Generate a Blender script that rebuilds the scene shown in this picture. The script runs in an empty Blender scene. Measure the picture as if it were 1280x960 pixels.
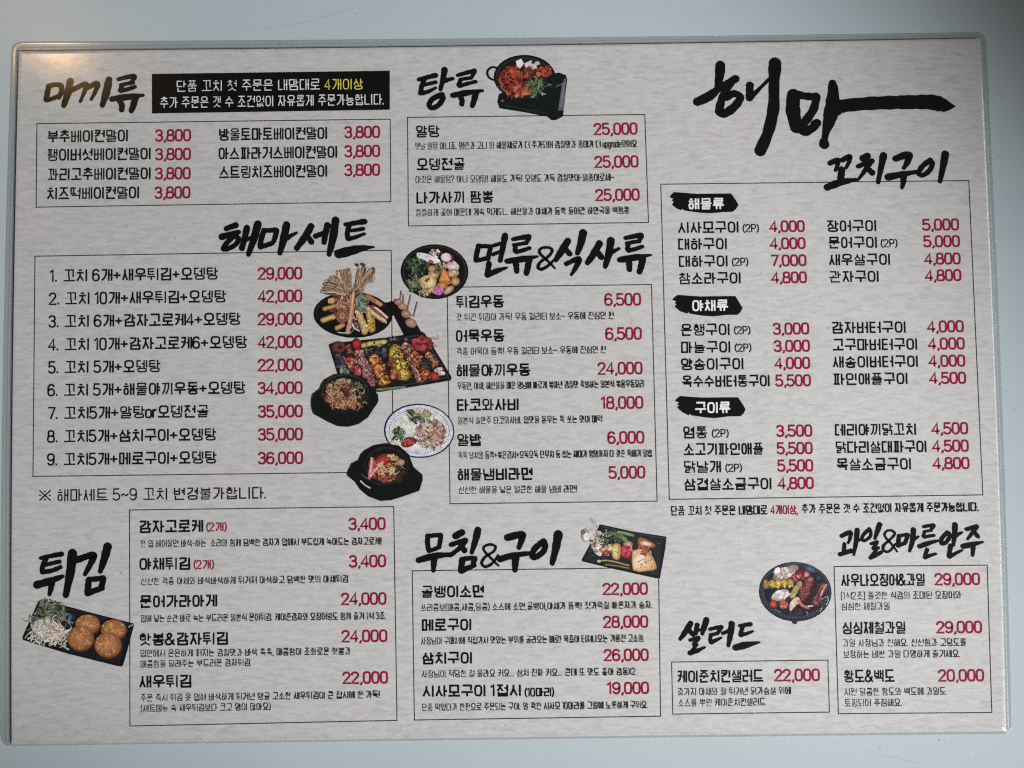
import bpy, bmesh, math, random
from mathutils import Matrix, Vector

# ------------------------------------------------------------------ camera, world, lamps, exposure
scene = bpy.context.scene
COL = scene.collection
PI = math.pi
MM = 0.001

cam_data = bpy.data.cameras.new('camera')
cam_data.sensor_width = 36.0
cam_data.lens = 27.0                      # a phone's main lens, held 33 cm above the table
cam_data.clip_start = 0.01
cam_data.clip_end = 50.0
cam = bpy.data.objects.new('camera', cam_data)
COL.objects.link(cam)
_r = Matrix(((0.999938, 0.010933, -0.002186), (-0.011013, 0.999091, -0.041190), (0.001734, 0.041211, 0.999149))).to_4x4()
cam.matrix_world = Matrix.Translation(Vector((0.00285, -0.01444, 0.32966))) @ _r
scene.camera = cam

world = bpy.data.worlds.new('World')
scene.world = world
world.use_nodes = True
bg = world.node_tree.nodes['Background']
bg.inputs['Color'].default_value = (0.80, 0.95, 1.0, 1)
bg.inputs['Strength'].default_value = 0.020

def aim(o, target):
    d = Vector(target) - o.location
    o.rotation_euler = d.to_track_quat('-Z', 'Y').to_euler()

def lamp(name, kind, loc, target, energy, color, **kw):
    d = bpy.data.lights.new(name, kind)
    d.energy = energy
    d.color = color
    for k, v in kw.items():
        setattr(d, k, v)
    o = bpy.data.objects.new(name, d)
    COL.objects.link(o)
    o.location = loc
    aim(o, target)
    return o

# the main daylight-coloured lamp, low over the lower right; the edge of its cone crosses the upper right corner
lamp('key_lamp', 'SPOT', (1.509, -1.083, 0.750), (-0.377, 0.266, 0.0), 400.0, (0.96, 0.985, 1.0),
     spot_size=0.343, spot_blend=0.691, shadow_soft_size=0.02)
# an added strip lamp off to the right, for highlights on the film's edges
lamp('edge_strip_lamp', 'AREA', (1.45, -0.25, 0.50), (0.1, -0.25, 0), 5.0, (0.94, 0.98, 1.0), shape='RECTANGLE', size=1.7, size_y=0.04)
# the warm ceiling lamp mirrored in the film at the upper left
lamp('warm_lamp', 'POINT', (-0.918, 0.760, 1.2), (0, 0, 0), 3.3, (1.0, 0.56, 0.20), shadow_soft_size=0.045)

scene.view_settings.view_transform = 'Standard'
scene.view_settings.look = 'None'
scene.view_settings.exposure = 0.0
scene.view_settings.gamma = 1.0
scene.render.engine = 'CYCLES'
scene.cycles.max_bounces = 8
scene.cycles.transparent_max_bounces = 16
scene.cycles.filter_width = 1.25          # a phone picture is crisp
scene.cycles.use_denoising = False        # and keeps its grain
scene.cycles.sample_clamp_direct = 6.0
scene.cycles.sample_clamp_indirect = 3.0

# ------------------------------------------------------------------ materials
def lin(c):
    c = c / 255.0
    return c / 12.92 if c <= 0.04045 else ((c + 0.055) / 1.055) ** 2.4

GAIN = 0.80
def ink_rgb(rgb):
    """printed colour -> base colour"""
    return tuple(max(0.006, min(0.9, lin(x) / GAIN - 0.008)) for x in rgb)

def new_mat(name):
    m = bpy.data.materials.new(name)
    m.use_nodes = True
    nt = m.node_tree
    return m, nt, nt.nodes['Principled BSDF']

def node(nt, t, **kw):
    n = nt.nodes.new(t)
    for k, v in kw.items():
        setattr(n, k, v)
    return n

def link(nt, a, b):
    nt.links.new(a, b)

def ink_material(name, rgb, rough=0.6):
    """ink on textured paper: the colour breaks up very slightly along the paper's grain"""
    m, nt, b = new_mat(name)
    c = ink_rgb(rgb)
    tc = node(nt, 'ShaderNodeTexCoord')
    mp = node(nt, 'ShaderNodeMapping')
    mp.inputs['Scale'].default_value = (450, 900, 1)
    nz = node(nt, 'ShaderNodeTexNoise')
    nz.inputs['Scale'].default_value = 1.0
    nz.inputs['Detail'].default_value = 3
    mx = node(nt, 'ShaderNodeMix', data_type='RGBA')
    mx.inputs['A'].default_value = (*[x * 0.85 for x in c], 1)
    mx.inputs['B'].default_value = (*[min(1, x * 1.18 + 0.002) for x in c], 1)
    link(nt, tc.outputs['Object'], mp.inputs['Vector'])
    link(nt, mp.outputs['Vector'], nz.inputs['Vector'])
    link(nt, nz.outputs['Fac'], mx.inputs['Factor'])
    link(nt, mx.outputs['Result'], b.inputs['Base Color'])
    b.inputs['Roughness'].default_value = rough
    b.inputs['Specular IOR Level'].default_value = 0.04
    return m

M = {}
M['black'] = ink_material('black_ink', (22, 21, 24))
M['soft_black'] = ink_material('soft_black_ink', (44, 42, 46))
M['line'] = ink_material('frame_ink', (34, 32, 35))
M['red'] = ink_material('red_ink', (134, 32, 54))
M['white'] = ink_material('white_ink', (214, 214, 222))
M['yellow'] = ink_material('yellow_ink', (214, 196, 92))
M['brush'] = ink_material('brush_ink', (20, 21, 24))

def photo_material():
    m, nt, b = new_mat('printed_photo_ink')
    at = node(nt, 'ShaderNodeAttribute', attribute_name='print_colour')
    tc = node(nt, 'ShaderNodeTexCoord')
    nz = node(nt, 'ShaderNodeTexNoise')
    nz.inputs['Scale'].default_value = 520
    nz.inputs['Detail'].default_value = 6
    nz.inputs['Roughness'].default_value = 0.65
    mr = node(nt, 'ShaderNodeMapRange')
    mr.inputs['To Min'].default_value = 0.22
    mr.inputs['To Max'].default_value = 1.62
    mx = node(nt, 'ShaderNodeMix', data_type='RGBA', blend_type='MULTIPLY')
    mx.inputs['Factor'].default_value = 1.0
    link(nt, tc.outputs['Object'], nz.inputs['Vector'])
    link(nt, nz.outputs['Fac'], mr.inputs['Value'])
    link(nt, at.outputs['Color'], mx.inputs['A'])
    link(nt, mr.outputs['Result'], mx.inputs['B'])
    link(nt, mx.outputs['Result'], b.inputs['Base Color'])
    b.inputs['Roughness'].default_value = 0.6
    b.inputs['Specular IOR Level'].default_value = 0.15
    return m
M['photo'] = photo_material()

def paper_material():
    """cream paper printed with a wavy handmade-paper grain running across the sheet"""
    m, nt, b = new_mat('grained_paper')
    tc = node(nt, 'ShaderNodeTexCoord')
    def noise(sx, sy, detail, dist=0.0, rough=0.5):
        mp = node(nt, 'ShaderNodeMapping')
        mp.inputs['Scale'].default_value = (sx, sy, 1)
        mp.inputs['Rotation'].default_value = (0, 0, math.radians(2.0))
        nz = node(nt, 'ShaderNodeTexNoise')
        nz.inputs['Scale'].default_value = 1.0
        nz.inputs['Detail'].default_value = detail
        nz.inputs['Distortion'].default_value = dist
        nz.inputs['Roughness'].default_value = rough
        link(nt, tc.outputs['Object'], mp.inputs['Vector'])
        link(nt, mp.outputs['Vector'], nz.inputs['Vector'])
        return nz.outputs['Fac']
    grain = noise(165, 640, 3.5, 0.8, 0.52)
    fine = noise(330, 800, 2.0)
    blot = noise(11, 14, 2.0)
    r1 = node(nt, 'ShaderNodeValToRGB')
    e = r1.color_ramp.elements
    e[0].position = 0.29; e[0].color = (0.503, 0.489, 0.485, 1)
    e[1].position = 0.73; e[1].color = (0.654, 0.634, 0.631, 1)
    k = r1.color_ramp.elements.new(0.50); k.color = (0.593, 0.576, 0.572, 1)
    link(nt, grain, r1.inputs['Fac'])
    mr = node(nt, 'ShaderNodeMapRange')
    mr.inputs['To Min'].default_value = 0.955
    mr.inputs['To Max'].default_value = 1.045
    link(nt, fine, mr.inputs['Value'])
    mx = node(nt, 'ShaderNodeMix', data_type='RGBA', blend_type='MULTIPLY')
    mx.inputs['Factor'].default_value = 1.0
    link(nt, r1.outputs['Color'], mx.inputs['A'])
    link(nt, mr.outputs['Result'], mx.inputs['B'])
    r2 = node(nt, 'ShaderNodeValToRGB')
    r2.color_ramp.elements[0].position = 0.3; r2.color_ramp.elements[0].color = (1.0, 0.980, 0.978, 1)
    r2.color_ramp.elements[1].position = 0.7; r2.color_ramp.elements[1].color = (0.985, 0.992, 0.982, 1)
    link(nt, blot, r2.inputs['Fac'])
    m2 = node(nt, 'ShaderNodeMix', data_type='RGBA', blend_type='MULTIPLY')
    m2.inputs['Factor'].default_value = 1.0
    link(nt, mx.outputs['Result'], m2.inputs['A'])
    link(nt, r2.outputs['Color'], m2.inputs['B'])
    link(nt, m2.outputs['Result'], b.inputs['Base Color'])
    b.inputs['Roughness'].default_value = 0.75
    b.inputs['Specular IOR Level'].default_value = 0.15
    return m
M['paper'] = paper_material()

def film_material(name, clear, rough, bump, ior=1.5):
    """clear laminating film: light passes straight through, a soft sheen lies on top"""
    m, nt, b = new_mat(name)
    out = nt.nodes['Material Output']
    nt.nodes.remove(b)
    tr = node(nt, 'ShaderNodeBsdfTransparent')
    tr.inputs['Color'].default_value = (*clear, 1)
    gl = node(nt, 'ShaderNodeBsdfGlossy')
    gl.inputs['Color'].default_value = (1, 1, 1, 1)
    gl.inputs['Roughness'].default_value = rough
    fr = node(nt, 'ShaderNodeFresnel')
    ge = node(nt, 'ShaderNodeNewGeometry')
    io = node(nt, 'ShaderNodeMapRange')                  # a thin sheet: the same reflection from both of its faces
    io.inputs['To Min'].default_value = ior
    io.inputs['To Max'].default_value = 1 / ior
    link(nt, ge.outputs['Backfacing'], io.inputs['Value'])
    link(nt, io.outputs['Result'], fr.inputs['IOR'])
    tc = node(nt, 'ShaderNodeTexCoord')
    nz = node(nt, 'ShaderNodeTexNoise')
    nz.inputs['Scale'].default_value = 140
    nz.inputs['Detail'].default_value = 3
    bp = node(nt, 'ShaderNodeBump')
    bp.inputs['Strength'].default_value = bump
    bp.inputs['Distance'].default_value = 0.0004
    mx = node(nt, 'ShaderNodeMixShader')
    link(nt, tc.outputs['Object'], nz.inputs['Vector'])
    link(nt, nz.outputs['Fac'], bp.inputs['Height'])
    link(nt, bp.outputs['Normal'], gl.inputs['Normal'])
    link(nt, fr.outputs['Fac'], mx.inputs['Fac'])
    link(nt, tr.outputs['BSDF'], mx.inputs[1])
    link(nt, gl.outputs['BSDF'], mx.inputs[2])
    link(nt, mx.outputs['Shader'], out.inputs['Surface'])
    return m
M['film'] = film_material('clear_film', (0.99, 0.99, 0.985), 0.13, 0.05)
M['film_edge'] = film_material('welded_film_edge', (0.90, 0.895, 0.885), 0.14, 0.02, 1.8)
M['film_fold'] = film_material('film_fold', (0.98, 0.98, 0.975), 0.17, 0.0, 1.8)

def table_material():
    """pale laminate tabletop: satin, faintly mottled, with a few hair scratches"""
    m, nt, b = new_mat('pale_laminate')
    tc = node(nt, 'ShaderNodeTexCoord')
    nz = node(nt, 'ShaderNodeTexNoise')
    nz.inputs['Scale'].default_value = 9
    nz.inputs['Detail'].default_value = 6
    nz.inputs['Roughness'].default_value = 0.6
    cr = node(nt, 'ShaderNodeValToRGB')
    cr.color_ramp.elements[0].position = 0.3; cr.color_ramp.elements[0].color = (0.428, 0.486, 0.508, 1)
    cr.color_ramp.elements[1].position = 0.7; cr.color_ramp.elements[1].color = (0.460, 0.515, 0.534, 1)
    n2 = node(nt, 'ShaderNodeTexNoise')
    n2.inputs['Scale'].default_value = 900
    n2.inputs['Detail'].default_value = 2
    bp = node(nt, 'ShaderNodeBump')
    bp.inputs['Strength'].default_value = 0.06
    bp.inputs['Distance'].default_value = 0.0003
    n3 = node(nt, 'ShaderNodeTexNoise')
    n3.inputs['Scale'].default_value = 26
    n3.inputs['Detail'].default_value = 4
    mr = node(nt, 'ShaderNodeMapRange')
    mr.inputs['To Min'].default_value = 0.20
    mr.inputs['To Max'].default_value = 0.30
    for n in (nz, n2, n3):
        link(nt, tc.outputs['Object'], n.inputs['Vector'])
    link(nt, nz.outputs['Fac'], cr.inputs['Fac'])
    link(nt, cr.outputs['Color'], b.inputs['Base Color'])
    link(nt, n2.outputs['Fac'], bp.inputs['Height'])
    link(nt, bp.outputs['Normal'], b.inputs['Normal'])
    link(nt, n3.outputs['Fac'], mr.inputs['Value'])
    link(nt, mr.outputs['Result'], b.inputs['Roughness'])
    b.inputs['Specular IOR Level'].default_value = 0.34
    return m
M['table'] = table_material()
M['speck'] = ink_material('grime', (112, 121, 124))

# ------------------------------------------------------------------ mesh helpers (all plan measures in mm)
class MB:
    """collects flat pieces, each a hair above the one before, into one mesh"""
    def __init__(self, z, step=0.0008):
        self.v, self.f, self.c = [], [], []
        self.z, self.step = z, step

    def poly(self, pts, col=None):
        n = len(self.v)
        self.v += [(x * MM, y * MM, self.z * MM) for x, y in pts]
        self.f.append(list(range(n, n + len(pts))))
        self.c.append(col)
        self.z += self.step

    def ribbon(self, pts, widths, closed=False, caps=False, col=None):
        """a stroke of varying width with mitred corners"""
        P = [pts[0]]
        Wd = [widths[0]]
        for p, wd in zip(pts[1:], widths[1:]):
            if math.hypot(p[0] - P[-1][0], p[1] - P[-1][1]) > 1e-4:
                P.append(p); Wd.append(wd)
        n = len(P)
        if n < 2:
            return
        L, R = [], []
        for i in range(n):
            if closed:
                a, b = P[(i - 1) % n], P[(i + 1) % n]
            else:
                a, b = P[max(0, i - 1)], P[min(n - 1, i + 1)]
            p = P[i]
            def unit(q, r):
                d = math.hypot(r[0] - q[0], r[1] - q[1]) or 1e-9
                return ((r[0] - q[0]) / d, (r[1] - q[1]) / d)
            d1 = unit(a, p) if a != p else unit(p, b)
            d2 = unit(p, b) if b != p else d1
            nx, ny = -(d1[1] + d2[1]), d1[0] + d2[0]
            l = math.hypot(nx, ny)
            if l < 0.2:
                nx, ny, l = -d2[1], d2[0], 1.0
            nx, ny = nx / l, ny / l
            cs = nx * -d2[1] + ny * d2[0]
            k = min(1.5, 1.0 / max(0.3, abs(cs)))
            h = Wd[i] / 2 * k
            L.append((p[0] + nx * h, p[1] + ny * h))
            R.append((p[0] - nx * h, p[1] - ny * h))
        z = self.z * MM
        s = len(self.v)
        self.v += [(x * MM, y * MM, z) for x, y in L] + [(x * MM, y * MM, z) for x, y in R]
        m = n if closed else n - 1
        for i in range(m):
            j = (i + 1) % n
            self.f.append([s + i, s + n + i, s + n + j, s + j])
            self.c.append(col)
        self.z += self.step
        if caps:
            for q, wd in ((P[0], Wd[0]), (P[-1], Wd[-1])):
                if wd > 0.15:
                    self.poly([(q[0] + wd / 2 * math.cos(t * PI / 7), q[1] + wd / 2 * math.sin(t * PI / 7)) for t in range(14)], col)

    def build(self, name, mat, parent, label=None):
        me = bpy.data.meshes.new(name)
        me.from_pydata(self.v, [], self.f)
        me.materials.append(mat)
        if any(c is not None for c in self.c):
            at = me.color_attributes.new('print_colour', 'FLOAT_COLOR', 'CORNER')
            i = 0
            for f, c in zip(self.f, self.c):
                for _ in f:
                    at.data[i].color = (*c, 1)
                    i += 1
        bm = bmesh.new()
        bm.from_mesh(me)
        bm.normal_update()
        for f in bm.faces:
            if f.normal.z < 0:
                f.normal_flip()
        bm.to_mesh(me)
        bm.free()
        o = bpy.data.objects.new(name, me)
        COL.objects.link(o)
        o.parent = parent
        if label:
            o['label'] = label
        return o

def smooth(pts, n=6, closed=False):
    """Catmull-Rom through the points"""
    out = []
    m = len(pts)
    if m < 3 and not closed:
        return list(pts)
    rng = m if closed else m - 1
    for i in range(rng):
        if closed:
            p = [pts[(i + k) % m] for k in (-1, 0, 1, 2)]
        else:
            p = [pts[max(0, min(m - 1, i + k))] for k in (-1, 0, 1, 2)]
        for s in range(n):
            t = s / n
            out.append(tuple(0.5 * (2 * p[1][q] + (p[2][q] - p[0][q]) * t + (2 * p[0][q] - 5 * p[1][q] + 4 * p[2][q] - p[3][q]) * t * t
                       + (3 * p[1][q] - p[0][q] - 3 * p[2][q] + p[3][q]) * t ** 3) for q in range(len(pts[0]))))
    if not closed:
        out.append(tuple(pts[-1]))
    return out

# ------------------------------------------------------------------ the tabletop
def make_tabletop():
    bm = bmesh.new()
    bmesh.ops.create_cube(bm, size=1.0)
    bmesh.ops.scale(bm, vec=(1.4, 0.9, 0.03), verts=bm.verts)
    bmesh.ops.translate(bm, vec=(0.10, -0.02, -0.015), verts=bm.verts)
    bmesh.ops.bevel(bm, geom=bm.edges[:], offset=0.004, segments=3, affect='EDGES')
    me = bpy.data.meshes.new('tabletop')
    bm.to_mesh(me); bm.free()
    me.materials.append(M['table'])
    o = bpy.data.objects.new('tabletop', me)
    COL.objects.link(o)
    o['kind'] = 'structure'
    return o
tabletop = make_tabletop()

# ------------------------------------------------------------------ the menu: root, paper, film
menu = bpy.data.objects.new('laminated_menu', None)
COL.objects.link(menu)
menu.empty_display_size = 0.05
menu['label'] = 'laminated cream restaurant menu with black brush headings, red prices and dish photos on pale table'
menu['category'] = 'menu'

FILM = [(-212.94,150.99), (5.23,150.41), (212.99,151.02), (214.11,-3.17), (212.88,-150.92), (1.92,-150.77), (-212.99,-151.02), (-214.51,-1.91)]
PAPER = [(-210.09,146.93), (5.2,147.09), (209.98,148.3), (211.22,-3.14), (210.22,-149.7), (1.93,-149.77), (-208.53,-150.28), (-210.43,-1.96)]

def outline(q, r, n=14, seg=8):
    """rounded outline through corner / mid-side points; every outline made this way has the same point count"""
    out = []
    for s in range(4):
        a, m, b = q[2 * s], q[2 * s + 1], q[(2 * s + 2) % 8]
        c = tuple(2 * m[k] - (a[k] + b[k]) / 2 for k in (0, 1))
        def bez(t):
            return tuple((1 - t) ** 2 * a[k] + 2 * t * (1 - t) * c[k] + t * t * b[k] for k in (0, 1))
        ln = math.hypot(b[0] - a[0], b[1] - a[1])
        t0, t1 = r / ln, 1 - r / ln
        for i in range(n + 1):
            out.append(bez(t0 + (t1 - t0) * i / n))
        a2, m2, b2 = q[(2 * s + 2) % 8], q[(2 * s + 3) % 8], q[(2 * s + 4) % 8]
        l2 = math.hypot(b2[0] - a2[0], b2[1] - a2[1])
        e = out[-1]
        f = tuple(a2[k] + (b2[k] - a2[k]) * r / l2 for k in (0, 1))
        for i in range(1, seg):
            t = i / seg
            out.append(tuple((1 - t) ** 2 * e[k] + 2 * t * (1 - t) * b[k] + t * t * f[k] for k in (0, 1)))
    return out

def patch(v, f, ring0, n_ring, q, inset, z, n=14, seg=8):
    """fills the inside of an outline ring with an even grid (a Coons patch of the bowed sides, drawn in by inset mm)"""
    def side(s):
        a, m, b = q[2 * s], q[2 * s + 1], q[(2 * s + 2) % 8]
        c = tuple(2 * m[k] - (a[k] + b[k]) / 2 for k in (0, 1))
        return lambda t: tuple((1 - t) ** 2 * a[k] + 2 * t * (1 - t) * c[k] + t * t * b[k] for k in (0, 1))
    top, right, bottom, left = side(0), side(1), side(2), side(3)
    e = inset / 300.0
    def P(u, w):
        u, w = e + (1 - 2 * e) * u, e * 1.4 + (1 - 2.8 * e) * w
        A, B, L, R = top(u), bottom(1 - u), left(1 - w), right(w)
        return tuple((1 - w) * A[k] + w * B[k] + (1 - u) * L[k] + u * R[k]
                     - ((1 - u) * (1 - w) * q[0][k] + u * (1 - w) * q[2][k] + u * w * q[4][k] + (1 - u) * w * q[6][k]) for k in (0, 1))
    g = len(v)
    for j in range(n + 1):
        for i in range(n + 1):
            x, y = P(i / n, j / n)
            v.append((x * MM, y * MM, z * MM))
    def G(i, j):
        return g + j * (n + 1) + i
    for j in range(n):
        for i in range(n):
            f.append([G(i, j), G(i + 1, j), G(i + 1, j + 1), G(i, j + 1)])
    rim = [[G(i, 0) for i in range(n + 1)], [G(n, j) for j in range(n + 1)], [G(n - i, n) for i in range(n + 1)], [G(0, n - j) for j in range(n + 1)]]
    k = 0
    for s in range(4):
        for i in range(n):
            f.append([ring0 + k + i, ring0 + k + i + 1, rim[s][i + 1], rim[s][i]])
        k += n
        for i in range(seg):
            f.append([ring0 + k + i, ring0 + (k + i + 1) % n_ring, rim[s][n]])
        k += seg

PAPER_TOP = 0.36
def make_paper():
    o = outline(PAPER, 0.4)
    n = len(o)
    v = [(x * MM, y * MM, 0.06 * MM) for x, y in o] + [(x * MM, y * MM, PAPER_TOP * MM) for x, y in o]
    f = [[i, (i + 1) % n, n + (i + 1) % n, n + i] for i in range(n)]
    patch(v, f, n, n, PAPER, 4.0, PAPER_TOP)
    me = bpy.data.meshes.new('paper_sheet')
    me.from_pydata(v, [], f)
    me.materials.append(M['paper'])
    ob = bpy.data.objects.new('paper_sheet', me)
    COL.objects.link(ob)
    ob.parent = menu
    bm = bmesh.new(); bm.from_mesh(me); bmesh.ops.recalc_face_normals(bm, faces=bm.faces); bm.to_mesh(me); bm.free()
    return ob
paper = make_paper()

def make_film():
    A = outline(FILM, 4.6)
    B = outline(PAPER, 1.0)
    n = len(A)
    def inset(d):
        """the paper's outline drawn in by d mm, its corners kept round"""
        out = []
        for k in range(8):
            p, q, r = PAPER[k - 1], PAPER[k], PAPER[(k + 1) % 8]
            def nrm(a, b):
                l = math.hypot(b[0] - a[0], b[1] - a[1])
                return ((b[1] - a[1]) / l, -(b[0] - a[0]) / l)
            n1, n2 = nrm(p, q), nrm(q, r)
            if k % 2:
                nx, ny = (n1[0] + n2[0]) / 2, (n1[1] + n2[1]) / 2
            else:
                nx, ny = n1[0] + n2[0], n1[1] + n2[1]
            out.append((q[0] + nx * d, q[1] + ny * d))
        return outline(out, max(0.5, 1.0 - d * 0.3))
    def blend(t):
        return [(a[0] + (b[0] - a[0]) * t, a[1] + (b[1] - a[1]) * t) for a, b in zip(A, B)]
    rings = [(blend(0.0), 0.03), (blend(0.0), 0.20), (blend(0.06), 0.30), (blend(0.14), 0.33), (blend(0.30), 0.30), (blend(0.46), 0.28), (blend(0.48), 0.28), (blend(0.49), 0.287),
             (blend(0.70), 0.49), (blend(0.71), 0.497), (blend(0.76), 0.49), (inset(-0.30), 0.32), (inset(-0.12), 0.48), (inset(-0.05), 0.51), (inset(0.65), 0.745), (inset(0.85), 0.80), (inset(1.6), 0.98)]
    v, f, mi = [], [], []
    for pts, z in rings:
        v += [(x * MM, y * MM, z * MM) for x, y in pts]
    for k in range(len(rings) - 1):
        for i in range(n):
            j = (i + 1) % n
            f.append([k * n + i, k * n + j, (k + 1) * n + j, (k + 1) * n + i])
            mi.append(1 if k < 11 else 2)
    lid = len(f)
    patch(v, f, (len(rings) - 1) * n, n, PAPER, 6.0, 0.98)
    mi += [0] * (len(f) - lid)
    me = bpy.data.meshes.new('laminate_film')
    me.from_pydata(v, [], f)
    me.materials.append(M['film']); me.materials.append(M['film_edge']); me.materials.append(M['film_fold'])
    bm = bmesh.new(); bm.from_mesh(me)
    bm.faces.ensure_lookup_table()
    for i, fc in enumerate(bm.faces):
        fc.material_index = mi[i]
        fc.smooth = i < lid - n
    bm.normal_update()
    if bm.faces[len(mi) - 1].normal.z < 0:
        bmesh.ops.reverse_faces(bm, faces=bm.faces[:])
    bm.to_mesh(me); bm.free()
    ob = bpy.data.objects.new('laminate_film', me)
    COL.objects.link(ob)
    ob.parent = menu
    ob['label'] = 'clear glossy film with a rounded margin round the paper'
    return ob
film = make_film()

# ------------------------------------------------------------------ lettering: a condensed single-weight Hangul drawn with strokes
INIT = 'ㄱㄲㄴㄷㄸㄹㅁㅂㅃㅅㅆㅇㅈㅉㅊㅋㅌㅍㅎ'
VOW = 'ㅏㅐㅑㅒㅓㅔㅕㅖㅗㅘㅙㅚㅛㅜㅝㅞㅟㅠㅡㅢㅣ'
FIN = ['', 'ㄱ', 'ㄲ', 'ㄱㅅ', 'ㄴ', 'ㄴㅈ', 'ㄴㅎ', 'ㄷ', 'ㄹ', 'ㄹㄱ', 'ㄹㅁ', 'ㄹㅂ', 'ㄹㅅ', 'ㄹㅌ', 'ㄹㅍ', 'ㄹㅎ', 'ㅁ', 'ㅂ', 'ㅂㅅ', 'ㅅ', 'ㅆ', 'ㅇ', 'ㅈ', 'ㅊ', 'ㅋ', 'ㅌ', 'ㅍ', 'ㅎ']
DOUBLE = {'ㄲ': 'ㄱㄱ', 'ㄸ': 'ㄷㄷ', 'ㅃ': 'ㅂㅂ', 'ㅆ': 'ㅅㅅ', 'ㅉ': 'ㅈㅈ'}

def rrect(x0, y0, x1, y1):
    """tall rounded loop"""
    cx, cy, a, b = (x0 + x1) / 2, (y0 + y1) / 2, (x1 - x0) / 2, (y1 - y0) / 2
    pts = []
    for i in range(20):
        t = 2 * PI * i / 20
        c, s = math.cos(t), math.sin(t)
        pts.append((cx + a * math.copysign(abs(c) ** 0.62, c), cy + b * math.copysign(abs(s) ** 0.62, s)))
    return ('loop', pts)

def jamo(j, x0, y0, x1, y1, side=False):
    """strokes of a consonant in a box; side=True for a consonant standing left of a tall vowel"""
    if j in DOUBLE or len(j) == 2:
        a, b = DOUBLE.get(j, j)
        w = (x1 - x0)
        return jamo(a, x0, y0, x0 + w * 0.44, y1, side) + jamo(b, x0 + w * 0.56, y0, x1, y1, side)
    xm, ym = (x0 + x1) / 2, (y0 + y1) / 2
    w, h = x1 - x0, y1 - y0
    def L(*p):
        return ('line', list(p))
    if j == 'ㄱ':
        if side:
            return [L((x0, y1), (x1, y1), (x1 - w * 0.06, y0 + h * 0.55), (x0 + w * 0.55, y0 + h * 0.22), (x0, y0))]
        return [L((x0, y1), (x1, y1), (x1, y0))]
    if j == 'ㅋ':
        return jamo('ㄱ', x0, y0, x1, y1, side) + [L((x0, ym + h * 0.08), (x1 - w * 0.03, ym + h * 0.08))]
    if j == 'ㄴ':
        return [L((x0, y1), (x0, y0), (x1, y0))]
    if j == 'ㄷ':
        return [L((x1, y1), (x0, y1), (x0, y0), (x1, y0))]
    if j == 'ㅌ':
        return jamo('ㄷ', x0, y0, x1, y1) + [L((x0, ym), (x1 - w * 0.05, ym))]
    if j == 'ㄹ':
        return [L((x0, y1), (x1, y1), (x1, ym), (x0, ym), (x0, y0), (x1, y0))]
    if j == 'ㅁ':
        return [('loop', [(x0, y1), (x1, y1), (x1, y0), (x0, y0)])]
    if j == 'ㅂ':
        return [L((x0, y1), (x0, y0), (x1, y0), (x1, y1)), L((x0, ym), (x1, ym))]
    if j == 'ㅍ':
        return [L((x0, y1), (x1, y1)), L((x0, y0), (x1, y0)), L((x0 + w * 0.27, y1), (x0 + w * 0.27, y0)), L((x1 - w * 0.27, y1), (x1 - w * 0.27, y0))]
    if j == 'ㅅ':
        return [L((xm, y1), (xm - w * 0.04, y0 + h * 0.62), (x0, y0)), L((xm, y0 + h * 0.66), (xm + w * 0.13, y0 + h * 0.42), (x1, y0))]
    if j == 'ㅈ':
        return [L((x0, y1), (x1, y1)), L((xm, y1), (xm - w * 0.05, y0 + h * 0.5), (x0, y0)), L((xm, y0 + h * 0.6), (x1, y0))]
    if j == 'ㅊ':
        return [L((xm - w * 0.2, y1), (xm + w * 0.2, y1))] + jamo('ㅈ', x0, y0, x1, y1 - h * 0.24)
    if j == 'ㅇ':
        return [rrect(x0, y0, x1, y1)]
    if j == 'ㅎ':
        return [L((xm - w * 0.22, y1), (xm + w * 0.22, y1)), L((x0, y1 - h * 0.24), (x1, y1 - h * 0.24)), rrect(x0 + w * 0.06, y0, x1 - w * 0.06, y1 - h * 0.46)]
    return []

def tall_vowel(v, y0, y1):
    """strokes of an upright vowel at the right of the syllable, and where its consonant must end"""
    ym = (y0 + y1) / 2
    d = 0.13 * (y1 - y0)
    def L(*p):
        return ('line', list(p))
    if v == 'ㅏ':
        return [L((0.77, y1), (0.77, y0)), L((0.77, ym), (0.98, ym))], 0.55
    if v == 'ㅑ':
        return [L((0.77, y1), (0.77, y0)), L((0.77, ym + d), (0.97, ym + d)), L((0.77, ym - d), (0.97, ym - d))], 0.58
    if v == 'ㅐ':
        return [L((0.67, y1), (0.67, y0)), L((0.92, y1), (0.92, y0)), L((0.67, ym), (0.92, ym))], 0.45
    if v == 'ㅒ':
        return [L((0.66, y1), (0.66, y0)), L((0.90, y1), (0.90, y0)), L((0.66, ym + d), (0.90, ym + d)), L((0.66, ym - d), (0.90, ym - d))], 0.48
    if v == 'ㅓ':
        return [L((0.92, y1), (0.92, y0)), L((0.72, ym), (0.92, ym))], 0.51
    if v == 'ㅕ':
        return [L((0.91, y1), (0.91, y0)), L((0.70, ym + d), (0.91, ym + d)), L((0.70, ym - d), (0.91, ym - d))], 0.50
    if v == 'ㅔ':
        return [L((0.70, y1), (0.70, y0)), L((0.92, y1), (0.92, y0)), L((0.53, ym), (0.70, ym))], 0.39
    if v == 'ㅖ':
        return [L((0.70, y1), (0.70, y0)), L((0.92, y1), (0.92, y0)), L((0.50, ym + d), (0.70, ym + d)), L((0.50, ym - d), (0.70, ym - d))], 0.42
    return [L((0.89, y1), (0.89, y0))], 0.62

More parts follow.
